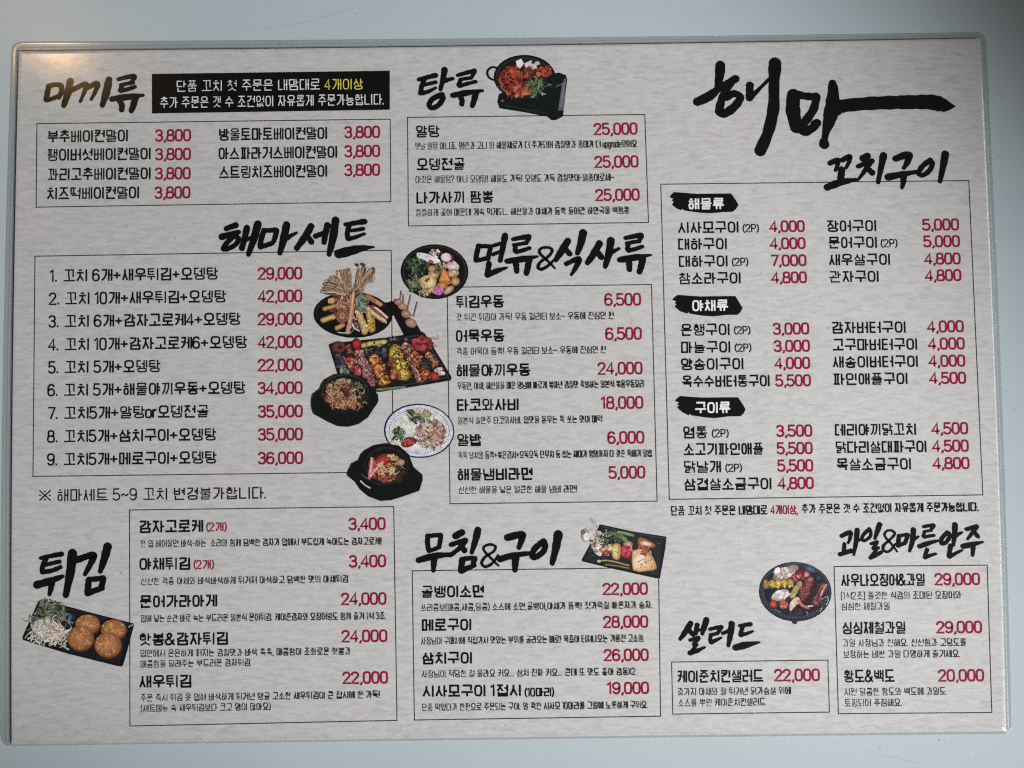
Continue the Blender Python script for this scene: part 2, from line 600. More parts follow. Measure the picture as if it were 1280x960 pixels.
def syllable(ch):
    c = ord(ch) - 0xAC00
    i, v, f = INIT[c // 588], VOW[c % 588 // 28], FIN[c % 28]
    out = []
    def L(*p):
        return ('line', list(p))
    if v in 'ㅏㅐㅑㅒㅓㅔㅕㅖㅣ':
        if f:
            ft = 0.40 if 'ㄹ' in f else 0.33 if f in 'ㅂㅁㅊㅌㅍㅎ' else 0.31
            s, xe = tall_vowel(v, ft + 0.10, 1.0)
            out += s + jamo(i, 0.08, ft + 0.15, xe, 0.98, True) + jamo(f, 0.16, 0.0, 0.90, ft)
        else:
            s, xe = tall_vowel(v, 0.0, 1.0)
            out += s + jamo(i, 0.08, 0.04, xe, 0.96, True)
    elif v in 'ㅗㅛㅜㅠㅡ':
        up = v in 'ㅗㅛ'
        xs = (0.5,) if v in 'ㅗㅜ' else (0.34, 0.66)
        if f:
            ft = 0.37 if 'ㄹ' in f else 0.28
            bar = {'ㅗ': 0.42, 'ㅛ': 0.42, 'ㅜ': 0.51, 'ㅠ': 0.51, 'ㅡ': 0.46}[v] + (0.09 if 'ㄹ' in f and up else 0.04 if 'ㄹ' in f else 0)
            out += jamo(i, 0.17, (0.68 if v != 'ㅡ' else 0.62) + (0.04 if 'ㄹ' in f else 0), 0.83, 1.0) + [L((0.04, bar), (0.96, bar))] + jamo(f, 0.17, 0.0, 0.83, ft)
            if v != 'ㅡ':
                out += [L((x, bar), (x, bar + (0.20 if up else -0.16))) for x in xs]
        else:
            bar = {'ㅗ': 0.04, 'ㅛ': 0.04, 'ㅜ': 0.37, 'ㅠ': 0.37, 'ㅡ': 0.05}[v]
            cy = {'ㅗ': 0.38, 'ㅛ': 0.38, 'ㅜ': 0.56, 'ㅠ': 0.56, 'ㅡ': 0.28}[v]
            out += jamo(i, 0.15, cy, 0.85, 1.0) + [L((0.03, bar), (0.97, bar))]
            if v != 'ㅡ':
                out += [L((x, bar), (x, bar + (0.34 if up else -0.37))) for x in xs]
    else:
        low, tall = {'ㅘ': 'ㅗㅏ', 'ㅙ': 'ㅗㅐ', 'ㅚ': 'ㅗㅣ', 'ㅝ': 'ㅜㅓ', 'ㅞ': 'ㅜㅔ', 'ㅟ': 'ㅜㅣ', 'ㅢ': 'ㅡㅣ'}[v]
        yb = 0.38 if f else 0.0
        s, xe = tall_vowel(tall, yb, 1.0)
        xe = min(xe, 0.56)
        out += s
        def Y(t):
            return yb + (1.0 - yb) * t
        bx = (0.02, xe + 0.08)
        if low == 'ㅜ':
            out += jamo(i, 0.08, Y(0.50), xe, 0.99, False) + [L((bx[0], Y(0.29)), (bx[1], Y(0.29))), L((xe * 0.6, Y(0.29)), (xe * 0.6, Y(0.0)))]
        elif low == 'ㅗ':
            out += jamo(i, 0.08, Y(0.44), xe, 0.98, False) + [L((bx[0], Y(0.07)), (bx[1], Y(0.07))), L((xe * 0.6, Y(0.07)), (xe * 0.6, Y(0.36)))]
        else:
            out += jamo(i, 0.08, Y(0.38), xe, 0.98, False) + [L((bx[0], Y(0.10)), (bx[1], Y(0.10)))]
        if f:
            out += jamo(f, 0.16, 0.0, 0.90, 0.28)
    dense = i in DOUBLE or v in 'ㅘㅙㅚㅝㅞㅟㅢ' or 'ㄹ' in f or len(f) > 1 or (f and v in 'ㅐㅔㅖㅒ') or (f and i in 'ㄹㅌㅍㅎㅊ') or i + v in ('ㄹㅔ', 'ㅂㅔ')
    return [(k + ('~' if dense else ''), [(0.055 + 0.89 * x, y) for x, y in p]) for k, p in out], 1.0

def _l(*p):
    return ('line', list(p))

GLYPH = {
    '0': ([rrect(0.03, 0, 0.49, 1)], 0.62),
    '1': ([_l((0.02, 0.82), (0.22, 1.0), (0.22, 0))], 0.40),
    '2': ([_l((0.02, 0.74), (0.05, 0.89), (0.14, 0.97), (0.26, 1), (0.39, 0.96), (0.47, 0.86), (0.48, 0.72), (0.43, 0.58), (0.01, 0), (0.51, 0))], 0.62),
    '3': ([_l((0.03, 0.80), (0.08, 0.93), (0.18, 0.99), (0.30, 0.99), (0.42, 0.93), (0.47, 0.78), (0.44, 0.62), (0.34, 0.54), (0.19, 0.53)),
           _l((0.30, 0.54), (0.43, 0.47), (0.50, 0.33), (0.48, 0.14), (0.39, 0.03), (0.25, 0), (0.10, 0.04), (0.02, 0.18))], 0.62),
    '4': ([_l((0.38, 0), (0.38, 1), (0.0, 0.27), (0.52, 0.27))], 0.62),
    '5': ([_l((0.46, 1), (0.07, 1), (0.04, 0.54), (0.14, 0.61), (0.28, 0.62), (0.42, 0.55), (0.50, 0.40), (0.49, 0.18), (0.40, 0.04), (0.25, 0), (0.10, 0.04), (0.01, 0.18))], 0.62),
    '6': ([_l((0.47, 0.82), (0.42, 0.94), (0.28, 1), (0.14, 0.96), (0.05, 0.83), (0.02, 0.55), (0.03, 0.20), (0.10, 0.05), (0.25, 0), (0.40, 0.04),
              (0.49, 0.18), (0.50, 0.38), (0.42, 0.54), (0.28, 0.60), (0.13, 0.56), (0.04, 0.44))], 0.62),
    '7': ([_l((0.02, 1), (0.50, 1), (0.19, 0))], 0.58),
    '8': ([rrect(0.06, 0.53, 0.46, 1), rrect(0.02, 0, 0.50, 0.53)], 0.62),
    ',': ([_l((0.12, 0.08), (0.11, -0.04), (0.04, -0.15))], 0.24),
    '.': ([_l((0.07, 0.0), (0.07, 0.11))], 0.26),
    '!': ([_l((0.12, 1), (0.12, 0.28)), _l((0.12, 0.0), (0.12, 0.10))], 0.32),
    '?': ([_l((0.02, 0.78), (0.10, 0.96), (0.25, 1), (0.40, 0.92), (0.44, 0.75), (0.36, 0.58), (0.23, 0.48), (0.22, 0.28)), _l((0.22, 0.0), (0.22, 0.10))], 0.58),
    '~': ([_l((0.03, 0.40), (0.12, 0.52), (0.22, 0.52), (0.34, 0.42), (0.45, 0.42), (0.54, 0.54))], 0.66),
    '-': ([_l((0.05, 0.46), (0.35, 0.46))], 0.44),
    '+': ([_l((0.04, 0.46), (0.54, 0.46)), _l((0.29, 0.20), (0.29, 0.72))], 0.64),
    '(': ([_l((0.24, 1.06), (0.10, 0.80), (0.06, 0.46), (0.10, 0.12), (0.24, -0.12))], 0.32),
    ')': ([_l((0.06, 1.06), (0.20, 0.80), (0.24, 0.46), (0.20, 0.12), (0.06, -0.12))], 0.32),
    '[': ([_l((0.24, 1.04), (0.08, 1.04), (0.08, -0.1), (0.24, -0.1))], 0.32),
    ']': ([_l((0.04, 1.04), (0.20, 1.04), (0.20, -0.1), (0.04, -0.1))], 0.32),
    '&': ([_l((0.70, 0.0), (0.20, 0.68), (0.17, 0.86), (0.28, 0.99), (0.42, 0.97), (0.48, 0.83), (0.42, 0.68), (0.10, 0.42), (0.03, 0.22), (0.12, 0.04), (0.30, 0), (0.48, 0.10), (0.66, 0.44))], 0.80),
    '※': ([_l((0.06, 0.06), (0.88, 0.94)), _l((0.06, 0.94), (0.88, 0.06)), _l((0.42, 0.86), (0.52, 0.86)), _l((0.42, 0.14), (0.52, 0.14)), _l((0.05, 0.5), (0.15, 0.5)), _l((0.79, 0.5), (0.89, 0.5))], 1.0),
    'P': ([_l((0.05, 0), (0.05, 1), (0.32, 1), (0.46, 0.9), (0.48, 0.72), (0.44, 0.54), (0.32, 0.45), (0.05, 0.45))], 0.56),
    'X': ([_l((0.02, 0), (0.50, 1)), _l((0.02, 1), (0.50, 0))], 0.58),
    'o': ([rrect(0.03, 0, 0.45, 0.70)], 0.54),
    'r': ([_l((0.05, 0), (0.05, 0.70)), _l((0.05, 0.50), (0.14, 0.66), (0.30, 0.70))], 0.36),
    'u': ([_l((0.04, 0.7), (0.04, 0.16), (0.12, 0), (0.28, 0), (0.40, 0.12)), _l((0.40, 0.7), (0.40, 0))], 0.50),
    'p': ([_l((0.05, 0.7), (0.05, -0.25)), rrect(0.05, 0, 0.44, 0.70)], 0.52),
    'g': ([rrect(0.03, 0, 0.42, 0.70), _l((0.42, 0.7), (0.42, -0.12), (0.32, -0.25), (0.06, -0.24))], 0.52),
    'a': ([rrect(0.03, 0, 0.42, 0.70), _l((0.42, 0.7), (0.42, 0))], 0.52),
    'd': ([rrect(0.03, 0, 0.42, 0.70), _l((0.42, 1.0), (0.42, 0))], 0.52),
    'e': ([_l((0.04, 0.36), (0.43, 0.36), (0.42, 0.58), (0.32, 0.70), (0.14, 0.69), (0.04, 0.54), (0.03, 0.18), (0.12, 0.01), (0.32, 0), (0.42, 0.14))], 0.52),
}
GLYPH['9'] = ([('line', [(0.52 - x, 1 - y) for x, y in GLYPH['6'][0][0][1]])], 0.62)

# style: ink, stroke thickness in mm
STYLE = {'item': ('black', 0.72), 'bold': ('black', 0.80), 'regular': ('black', 0.73), 'price': ('red', 0.84), 'desc': ('soft_black', 0.30),
         'note': ('black', 0.50), 'notered': ('red', 0.54), 'notebold': ('black', 0.60), 'white': ('white', 0.43), 'yellow': ('yellow', 0.43),
         'whitebold': ('white', 0.74), 'light': ('black', 0.54), 'small': ('black', 0.50), 'smallred': ('red', 0.52)}

def lettering(text, style, x0, y0, x1, y1, h, name, parent, z):
    """one line of text set from (x0,y0) to (x1,y1), the mid-height of its letters, h mm tall"""
    ink, t = STYLE[style]
    strokes, x = [], 0.0
    for ch in text:
        if ch == ' ':
            x += 0.34
            continue
        s, adv = syllable(ch) if 0xAC00 <= ord(ch) <= 0xD7A3 else GLYPH[ch]
        strokes += [(k, [(p[0] + x, p[1]) for p in pts]) for k, pts in s]
        x += adv
    lo = min(p[0] for _, q in strokes for p in q)
    hi = max(p[0] for _, q in strokes for p in q)
    ln = math.hypot(x1 - x0, y1 - y0)
    ux, uy = (x1 - x0) / ln, (y1 - y0) / ln
    sx = (ln - t) / max(1e-6, hi - lo)
    sy = h - t
    mb = MB(z)
    for k, pts in strokes:
        q = []
        for px, py in pts:
            a = t / 2 + (px - lo) * sx
            b = (py - 0.5) * sy
            q.append((x0 + ux * a - uy * b, y0 + uy * a + ux * b))
        tt = t * ((0.78 if style == 'desc' else 0.80) if k[-1] == '~' else 1.0)
        k = k.rstrip('~')
        if k == 'line' and len(q) > 1:              # let the strokes end half a pen width past their points
            def ext(p, o):
                d = math.hypot(p[0] - o[0], p[1] - o[1]) or 1e-9
                return (p[0] + (p[0] - o[0]) / d * t * 0.20, p[1] + (p[1] - o[1]) / d * t * 0.20)
            q = [ext(q[0], q[1])] + q[1:-1] + [ext(q[-1], q[-2])]
        mb.ribbon(q, [tt] * len(q), closed=(k == 'loop'))
    return mb.build(name, M[ink], parent)

# ------------------------------------------------------------------ the printed sections
FRAMES = {
    'maki': [(-201.71,114.66), (-48.15,115.05), (-48.07,78.77), (-201.49,77.97)],
    'set': [(-201.7,56.58), (-47.96,57.52), (-47.58,-37.92), (-201.17,-38.08)],
    'stew': [(-40.63,115.75), (62.7,115.99), (63.44,68.49), (-40.47,68.05)],
    'noodle': [(-23.92,41.16), (64.25,41.46), (64.92,-51.55), (-23.4,-51.68)],
    'grill': [(69.09,85.18), (202.94,85.4), (204.1,-50.46), (70.16,-50.86)],
    'fried': [(-159.88,-52.79), (-47.41,-52.63), (-46.44,-142.22), (-158.86,-143.22)],
    'season': [(-39.68,-79.82), (65.01,-79.63), (64.68,-141.76), (-39.13,-142.14)],
    'salad': [(69.78,-119.32), (135.93,-119.26), (135.97,-140.9), (69.86,-140.96)],
    'fruit': [(139.68,-80.04), (204.89,-80.2), (204.57,-141.87), (139.76,-141.61)],
}
SECTION_LABEL = {
    'maki': 'black bordered list of bacon roll skewers at upper left',
    'set': 'black bordered list of nine numbered sets at left',
    'stew': 'black bordered list of three stews with small descriptions',
    'noodle': 'black bordered list of six noodle and rice dishes',
    'grill': 'large black bordered list of grilled skewers in two columns',
    'fried': 'black bordered list of five fried dishes at lower left',
    'season': 'black bordered list of four seasoned and grilled dishes',
    'salad': 'small black bordered box with one salad',
    'fruit': 'black bordered list of three fruit plates at lower right',
}
BANNER = [(-151.92,136.17), (-48.23,136.53), (-48.31,119.23), (-151.77,118.63)]
Z_FRAME, Z_BASE, Z_TEXT, Z_TITLE, Z_DISH = 0.375, 0.385, 0.405, 0.44, 0.45

section = {}
for key, q in FRAMES.items():
    mb = MB(Z_FRAME)
    mb.ribbon(q, [0.40] * 4, closed=True)
    section[key] = mb.build('menu_section', M['line'], menu, SECTION_LABEL[key])

mb = MB(Z_BASE)
mb.poly(BANNER)
mb.build('banner', M['black'], section['maki'], 'solid black banner with white and yellow lettering')

# line: part name, style, text, start x, y, end x, y (middle of the letters, mm from the menu's centre), letter height mm
LINES = [
    ('maki', [
        ('item_name','item','부추베이컨말이',-197.08,108.86,-162.11,108.98,5.57),
        ('price','price','3,800',-150.37,108.84,-134.64,108.89,5.5),
        ('item_name','item','팽이버섯베이컨말이',-196.96,100.8,-152.15,100.94,5.56),
        ('price','price','3,800',-150.3,100.56,-134.62,100.61,5.49),
        ('item_name','item','꽈리고추베이컨말이',-196.84,92.15,-152.07,92.29,5.55),
        ('price','price','3,800',-150.31,92.12,-134.71,92.17,5.48),
        ('item_name','item','치즈떡베이컨말이',-196.9,83.8,-157.03,83.93,5.54),
        ('price','price','3,800',-150.44,83.7,-134.76,83.75,5.47),
        ('item_name','item','방울토마토베이컨말이',-122.51,109.01,-75.58,109.16,5.58),
        ('price','price','3,800',-68.18,109.43,-52.53,109.48,5.51),
        ('item_name','item','아스파라거스베이컨말이',-122.64,100.66,-71.22,100.82,5.56),
        ('price','price','3,800',-68.19,101.04,-52.56,101.09,5.5),
        ('item_name','item','스트링치즈베이컨말이',-122.61,92.35,-75.6,92.51,5.55),
        ('price','price','3,800',-68.21,92.77,-52.59,92.82,5.48),
        ('banner_text','white','단품 꼬치 첫 주문은 내맘대로',-141.07,130.6,-78.59,130.82,4.97),
        ('banner_text','yellow','4개이상',-76.85,130.72,-59.87,130.78,4.97),
        ('banner_text','white','추가 주문은 갯 수 조건없이 자유롭게 주문가능합니다.',-148.4,123.37,-51.04,123.89,4.96),
    ]),
    ('set', [
        ('item_name','regular','1. 꼬치 6개+새우튀김+오뎅탕',-195.27,47.96,-122.43,48.24,5.56),
        ('price','price','29,000',-105.67,47.94,-86.35,47.99,5.56),
        ('item_name','regular','2. 꼬치 10개+새우튀김+오뎅탕',-195.51,38,-118.94,38.3,5.55),
        ('price','price','42,000',-105.64,38.08,-86.35,38.13,5.55),
        ('item_name','regular','3. 꼬치 6개+감자고로케4+오뎅탕',-195.51,28.18,-112.67,28.49,5.53),
        ('price','price','29,000',-105.62,28.17,-86.28,28.23,5.53),
        ('item_name','regular','4. 꼬치 10개+감자고로케6+오뎅탕',-195.58,18.2,-109.82,18.43,5.52),
        ('price','price','42,000',-105.59,18.26,-86.27,18.31,5.52),
        ('item_name','regular','5. 꼬치 5개+오뎅탕',-195.44,8.39,-146.98,8.52,5.5),
        ('price','price','22,000',-105.56,8.37,-86.2,8.42,5.51),
        ('item_name','regular','6. 꼬치 5개+해물야끼우동+오뎅탕',-195.55,-1.4,-110.48,-1.18,5.49),
        ('price','price','34,000',-105.54,-1.49,-86.2,-1.44,5.49),
        ('item_name','regular','7. 꼬치5개+알탕or오뎅전골',-195.27,-11.27,-126.19,-11.1,5.48),
        ('price','price','35,000',-105.41,-11.54,-86.1,-11.49,5.48),
        ('item_name','regular','8. 꼬치5개+삼치구이+오뎅탕',-195.37,-21.21,-122.86,-21.04,5.46),
        ('price','price','35,000',-105.38,-21.36,-86.06,-21.31,5.47),
        ('item_name','regular','9. 꼬치5개+메로구이+오뎅탕',-195.31,-31,-122.67,-30.83,5.45),
        ('price','price','36,000',-105.36,-31.45,-85.99,-31.41,5.45),
        ('footnote','light','※ 해마세트 5~9 꼬치 변경불가합니다.',-198.5,-46.22,-101.81,-46.15,5.29),
    ]),
    ('stew', [
        ('item_name','bold','알탕',-36.98,109.46,-26.44,109.5,5.51),
        ('price','price','25,000',40.26,109.72,59.46,109.78,5.51),
        ('description','desc','옛날 알탕 아니죠. 명란과 고니 외 해물재료가 더 추가되어 감칠맛과 풍미가 더 upgrade됐어요',-37.36,103.01,59.23,103.06,3.28),
        ('item_name','bold','오뎅전골',-36.85,94.94,-15.67,95.01,5.49),
        ('price','price','25,000',40.35,95.22,59.65,95.29,5.49),
        ('description','desc','이것은 해물탕? 아니 오뎅탕! 해물도 가득! 오뎅도 가득 감칠맛이-일품이로세~',-37.27,88.33,49.04,88.38,3.27),
        ('item_name','bold','나가사끼 짬뽕',-36.94,80.33,-3.34,80.44,5.47),
        ('price','price','25,000',40.51,80.67,59.88,80.73,5.47),
        ('description','desc','칼칼하게 끓여 매운데 계속 먹게되... 해산물과 야채가 듬뿍 들어간 하얀국물 백짬뽕',-37.19,73.82,55.42,73.86,3.26),
    ]),
    ('noodle', [
        ('item_name','bold','튀김우동',-20.25,34.73,0.75,34.79,5.48),
        ('price','price','6,500',43.77,35.05,59.68,35.1,5.62),
        ('description','desc','갓 튀긴 튀김이 가득! 우동 퀄리티 보소~ 우동에 진심인 편',-20.03,28.12,47.84,28.21,3.22),
        ('item_name','bold','어묵우동',-20.3,19.99,0.8,20.05,5.46),
        ('price','price','6,500',43.92,20.27,59.73,20.31,5.6),
        ('description','desc','각종 어묵이 듬뿍! 우동 퀄리티 보소~ 우동에 진심인 편',-20.04,13.33,44.22,13.5,3.21),
        ('item_name','bold','해물야끼우동',-20.21,5.1,11.74,5.18,5.44),
        ('price','price','24,000',40.34,5.34,59.77,5.39,5.58),
        ('description','desc','우동면, 야채, 해산물을 매운 양념에 빠르게 볶아낸 감칠맛 폭발하는 일본식 볶음우동요리',-19.92,-1.5,60.3,-1.42,3.2),
        ('item_name','bold','타코와사비',-20.09,-9.67,6.35,-9.6,5.42),
        ('price','price','18,000',41.45,-9.42,59.85,-9.37,5.56),
        ('description','desc','일본식 술안주 타코와사비. 입맛을 돋우는 톡 쏘는 맛이 매력',-19.77,-16.35,42.16,-16.32,3.18),
        ('item_name','bold','알밥',-20.11,-24.62,-9.6,-24.6,5.4),
        ('price','price','6,000',44.13,-24.34,59.99,-24.3,5.54),
        ('description','desc','톡톡 날치알 듬뿍+볶은김치+오독오독 단무지 등 씹는 재미가 영양까지 다 갖춘 뚝배기 알밥',-19.75,-31.18,63.35,-31.18,3.17),
        ('item_name','bold','해물냄비라면',-20.06,-39.38,12.03,-39.31,5.38),
        ('price','price','5,000',44.3,-39.22,60.16,-39.18,5.52),
        ('description','desc','신선한 해물을 넣은 얼큰한 해물 냄비 라면!',-19.6,-45.95,30.83,-45.97,3.16),
    ]),
    ('grill', [
        ('tag_text','whitebold','해물류',80.86,76.43,96.48,76.39,5.12),
        ('tag_text','whitebold','야채류',81.61,32.08,97.24,32.03,5.13),
        ('tag_text','whitebold','구이류',81.76,-11.92,97.21,-11.97,5.08),
        ('item_name','regular','시사모구이',76.18,66.04,102.38,66.03,5.24),
        ('portion_note','note','(2P)',104.17,65.5,111.31,65.53,3.67),
        ('price','price','4,000',115.63,66.12,131.16,66.16,5.25),
        ('item_name','regular','대하구이',76.14,58.81,97.16,58.8,5.24),
        ('price','price','4,000',115.62,58.67,131.28,58.72,5.24),
        ('item_name','regular','대하구이',76.3,51.32,97.3,51.3,5.23),
        ('portion_note','note','(2P)',99.19,50.86,106.32,50.88,3.66),
        ('price','price','7,000',115.91,51.21,131.49,51.25,5.23),
        ('item_name','regular','참소라구이',76.15,43.91,102.77,43.89,5.22),
        ('price','price','4,800',115.83,43.83,131.47,43.87,5.22),
        ('item_name','regular','장어구이',140.77,66.03,162.07,66.02,5.25),
        ('price','price','5,000',181.92,66.15,198.02,66.2,5.32),
        ('item_name','regular','문어구이',141.05,58.79,162.12,58.78,5.24),
        ('portion_note','note','(2P)',163.77,58.3,171.12,58.32,3.67),
        ('price','price','5,000',182.13,58.88,198.18,58.92,5.31),
        ('item_name','regular','새우살구이',141.22,51.29,167.57,51.27,5.23),
        ('price','price','4,800',182.29,51.3,198.2,51.35,5.3),
        ('item_name','regular','관자구이',141.01,43.94,162.43,43.93,5.22),
        ('price','price','4,800',182.33,44.02,198.29,44.07,5.29),
        ('item_name','regular','은행구이',76.36,21.61,97.52,21.59,5.29),
        ('portion_note','note','(2P)',99.41,21.22,106.58,21.24,3.63),
        ('price','price','3,000',116.11,21.63,131.87,21.67,5.33),
        ('item_name','regular','마늘구이',76.49,14.08,97.63,14.06,5.28),
        ('portion_note','note','(2P)',99.55,13.65,106.78,13.67,3.62),
        ('price','price','3,000',116.27,14.16,131.98,14.2,5.32),
        ('item_name','regular','양송이구이',76.34,6.8,103.11,6.78,5.27),
        ('price','price','4,000',116.39,6.78,131.88,6.82,5.31),
        ('item_name','regular','옥수수버터통구이',76.46,-0.63,114.21,-0.67,5.26),
        ('price','price','5,500',116.55,-0.73,132.02,-0.69,5.3),
        ('item_name','regular','감자버터구이',141.6,21.84,173.41,21.81,5.29),
        ('price','price','4,000',182.52,21.84,198.54,21.89,5.33),
        ('item_name','regular','고구마버터구이',141.57,14.44,178.11,14.41,5.29),
        ('price','price','4,000',182.69,14.44,198.7,14.49,5.32),
        ('item_name','regular','새송이버터구이',141.6,7.02,178.17,6.99,5.28),
        ('price','price','4,000',182.69,7.02,198.67,7.06,5.31),
        ('item_name','regular','파인애플구이',141.56,-0.35,173.49,-0.38,5.27),
        ('price','price','4,500',182.78,-0.39,198.76,-0.34,5.3),
        ('item_name','regular','염통',76.71,-22.45,87.17,-22.46,5.3),
        ('portion_note','note','(2P)',88.87,-22.99,96.17,-22.97,3.59),
        ('price','price','3,500',116.42,-22.27,132.02,-22.23,5.34),
        ('item_name','regular','소고기파인애플',76.56,-29.69,110.99,-29.73,5.29),
        ('price','price','5,500',116.4,-29.72,131.99,-29.68,5.33),
        ('item_name','regular','닭날개',76.69,-37.19,92.53,-37.21,5.28),
        ('portion_note','note','(2P)',94.36,-37.8,101.55,-37.78,3.58),
        ('price','price','5,500',116.49,-37.12,132.03,-37.09,5.32),
        ('item_name','regular','삼겹살소금구이',76.64,-44.61,113.9,-44.66,5.27),
        ('price','price','4,800',116.44,-44.61,132.03,-44.58,5.31),
        ('item_name','regular','데리야끼닭꼬치',141.7,-22.1,176.46,-22.14,5.31),
        ('price','price','4,500',182.95,-22.01,198.88,-21.97,5.34),
        ('item_name','regular','닭다리살대파구이',141.8,-29.52,180.68,-29.57,5.3),
        ('price','price','4,500',182.98,-29.47,198.86,-29.43,5.33),
        ('item_name','regular','목살소금구이',141.83,-36.86,173.79,-36.9,5.29),
        ('price','price','4,800',182.97,-36.87,198.94,-36.84,5.32),
        ('footnote','small','단품 꼬치 첫 주문은 내맘대로',70.75,-55.72,111.99,-55.81,4.07),
        ('footnote','smallred','4개이상,',113.11,-55.82,124.96,-55.85,4.07),
        ('footnote','small','추가 주문은 갯 수 조건없이 자유롭게 주문가능합니다.',126.41,-55.56,202.14,-55.51,4.07),
    ]),
    ('fried', [
        ('item_name','bold','감자고로케',-155.67,-59.95,-128.45,-59.89,5.41),
        ('portion_note','notered','(2개)',-127.16,-60.34,-118.38,-60.32,3.89),
        ('price','price','3,400',-66.75,-59.8,-50.84,-59.76,5.41),
        ('description','desc','한 입 베어물면 바삭-하는  소리와 함께 담백한 감자가 입에서 부드럽게 녹아드는 감자고로케!',-155.06,-67.08,-52.58,-67.16,3.14),
        ('item_name','bold','야채튀김',-155.42,-75.71,-133.87,-75.67,5.39),
        ('portion_note','notered','(2개)',-132.44,-76.17,-123.68,-76.15,3.87),
        ('price','price','3,400',-66.55,-75.57,-50.71,-75.54,5.39),
        ('description','desc','신선한 각종 야채와 바삭바삭하게 튀겨져 아삭하고 담백한 맛의 야채튀김',-154.75,-82.99,-66.8,-82.91,3.13),
        ('item_name','bold','문어가라아게',-155.28,-91.48,-122.35,-91.41,5.37),
        ('price','price','24,000',-69.97,-91.34,-50.61,-91.31,5.37),
        ('description','desc','입에 넣는 순간 바로 녹는 부드러운 일본식 문어튀김. 케이준감자와 오징어링도 함께 즐겨 1석 3조.',-154.64,-98.59,-50.81,-98.57,3.12),
        ('item_name','bold','핫봉&감자튀김',-155.24,-107.31,-117.71,-107.24,5.48),
        ('price','price','24,000',-69.83,-106.96,-50.3,-106.92,5.35),
        ('description','desc','입안에서 은은하게 퍼지는 감칠맛과 바삭 촉촉, 매콤함이 조화로운 핫봉과',-154.65,-113.16,-65.68,-113.15,3.1),
        ('description','desc','매콤함을 달래주는 부드러운 감자튀김',-154.54,-117.6,-108.34,-117.33,3.1),
        ('item_name','bold','새우튀김',-154.98,-124.92,-133.09,-124.88,5.46),
        ('price','price','22,000',-69.49,-124.31,-50.07,-124.28,5.33),
        ('description','desc','주문 즉시 튀김 옷 입혀 바삭하게 튀겨낸 탱글 고소한 새우튀김이 큰 접시에 한 가득!',-154.48,-131.64,-53.58,-131.35,3.09),
        ('description','desc','(세트메뉴 속 새우튀김보다 크고 양이 많아요)',-154.38,-136.02,-99.52,-135.8,3.09),
    ]),
    ('season', [
        ('item_name','bold','골뱅이소면',-35.97,-88.71,-9.22,-88.75,5.24),
        ('price','price','22,000',40.99,-88.44,60.35,-88.47,5.31),
        ('description','desc','쓰리콤보(매콤,새콤,달콤) 소스에 소면,골뱅이,야채가 뜸뿍! 젓가락질 빠른자가 승자.',-36.21,-95.32,62.06,-95.27,3.12),
        ('item_name','bold','메로구이',-35.68,-102.67,-14.77,-102.7,5.22),
        ('price','price','28,000',41,-102.24,60.27,-102.27,5.29),
        ('description','desc','사장님이 구매처에 직접가서 맛있는 부위를 골라오는 메로! 육즙이 터져나오는 기름진 고소함',-36.13,-109.29,58.28,-109.2,3.11),
        ('item_name','bold','삼치구이',-35.66,-116.54,-14.63,-116.57,5.21),
        ('price','price','26,000',41.05,-116.12,60.19,-116.15,5.28),
        ('description','desc','사장님이 적당한 걸 몰라요 커요... 삼치 진짜 커요... 큰데 또 맛도 좋아 감동X2',-35.81,-123.1,54.54,-123.02,3.1),
        ('item_name','bold','시사모구이 1접시',-35.58,-130.23,5.92,-130.3,5.19),
        ('portion_note','notebold','(10마리)',7.47,-131.16,20.03,-131.18,3.82),
        ('price','price','19,000',42.15,-129.9,60.1,-129.93,5.26),
        ('description','desc','단품 먹었다가 한판으로 주문되는 구이. 알 꽉찬 시사모 10마리를 그릴에 노릇하게 구워요.',-35.79,-136.94,59.47,-136.92,3.09),
    ]),
    ('salad', [
        ('item_name','item','케이준치킨샐러드',72.09,-125.39,108.64,-125.49,5.33),
        ('price','price','22,000',112.97,-125.33,132.44,-125.38,5.33),
        ('description','desc','갖가지 야채와 잘 튀겨낸 닭가슴살 위에',72.14,-131.71,120.02,-131.77,3.19),
        ('description','desc','소스를 뿌린 케이준치킨샐러드',72.18,-136.3,109.22,-136.3,3.19),
    ]),
    ('fruit', [
        ('item_name','item','사우나오징어&과일',142.48,-85.9,178.12,-85.99,5.39),
        ('price','price','29,000',182.14,-85.94,201.68,-85.99,5.32),
        ('description','desc','[1석2조] 쫄깃한 식감의 조미된 오징어와',142.29,-92.42,193.55,-92.6,3.23),
        ('description','desc','심심한 제철과일',142.33,-96.89,162.79,-96.96,3.22),
        ('item_name','item','싱싱제철과일',142.45,-105.95,169.23,-106.02,5.36),
        ('price','price','29,000',182.2,-106.11,201.8,-106.16,5.3),
        ('description','desc','과일 사장님과 친해요. 신선함과 고당도를',142.37,-112.21,194.85,-112.45,3.21),
        ('description','desc','보장하는 비싼 과일 다양하게 즐기세요.',142.5,-116.93,191.94,-117.16,3.21),
        ('item_name','item','황도&백도',142.38,-126.07,164.22,-126.13,5.4),
        ('price','price','20,000',182.3,-126.27,201.92,-126.32,5.27),
        ('description','desc','시원 달콤한 황도와 백도에 과일도',142.53,-132.57,185.57,-132.73,3.2),
        ('description','desc','토핑되어 푸짐해요.',142.53,-137.16,166.61,-137.24,3.19),
    ]),
]
for key, rows in LINES:
    for name, style, text, x0, y0, x1, y1, h in rows:
        lettering(text, style, x0, y0, x1, y1, h, name, section[key], Z_TEXT)

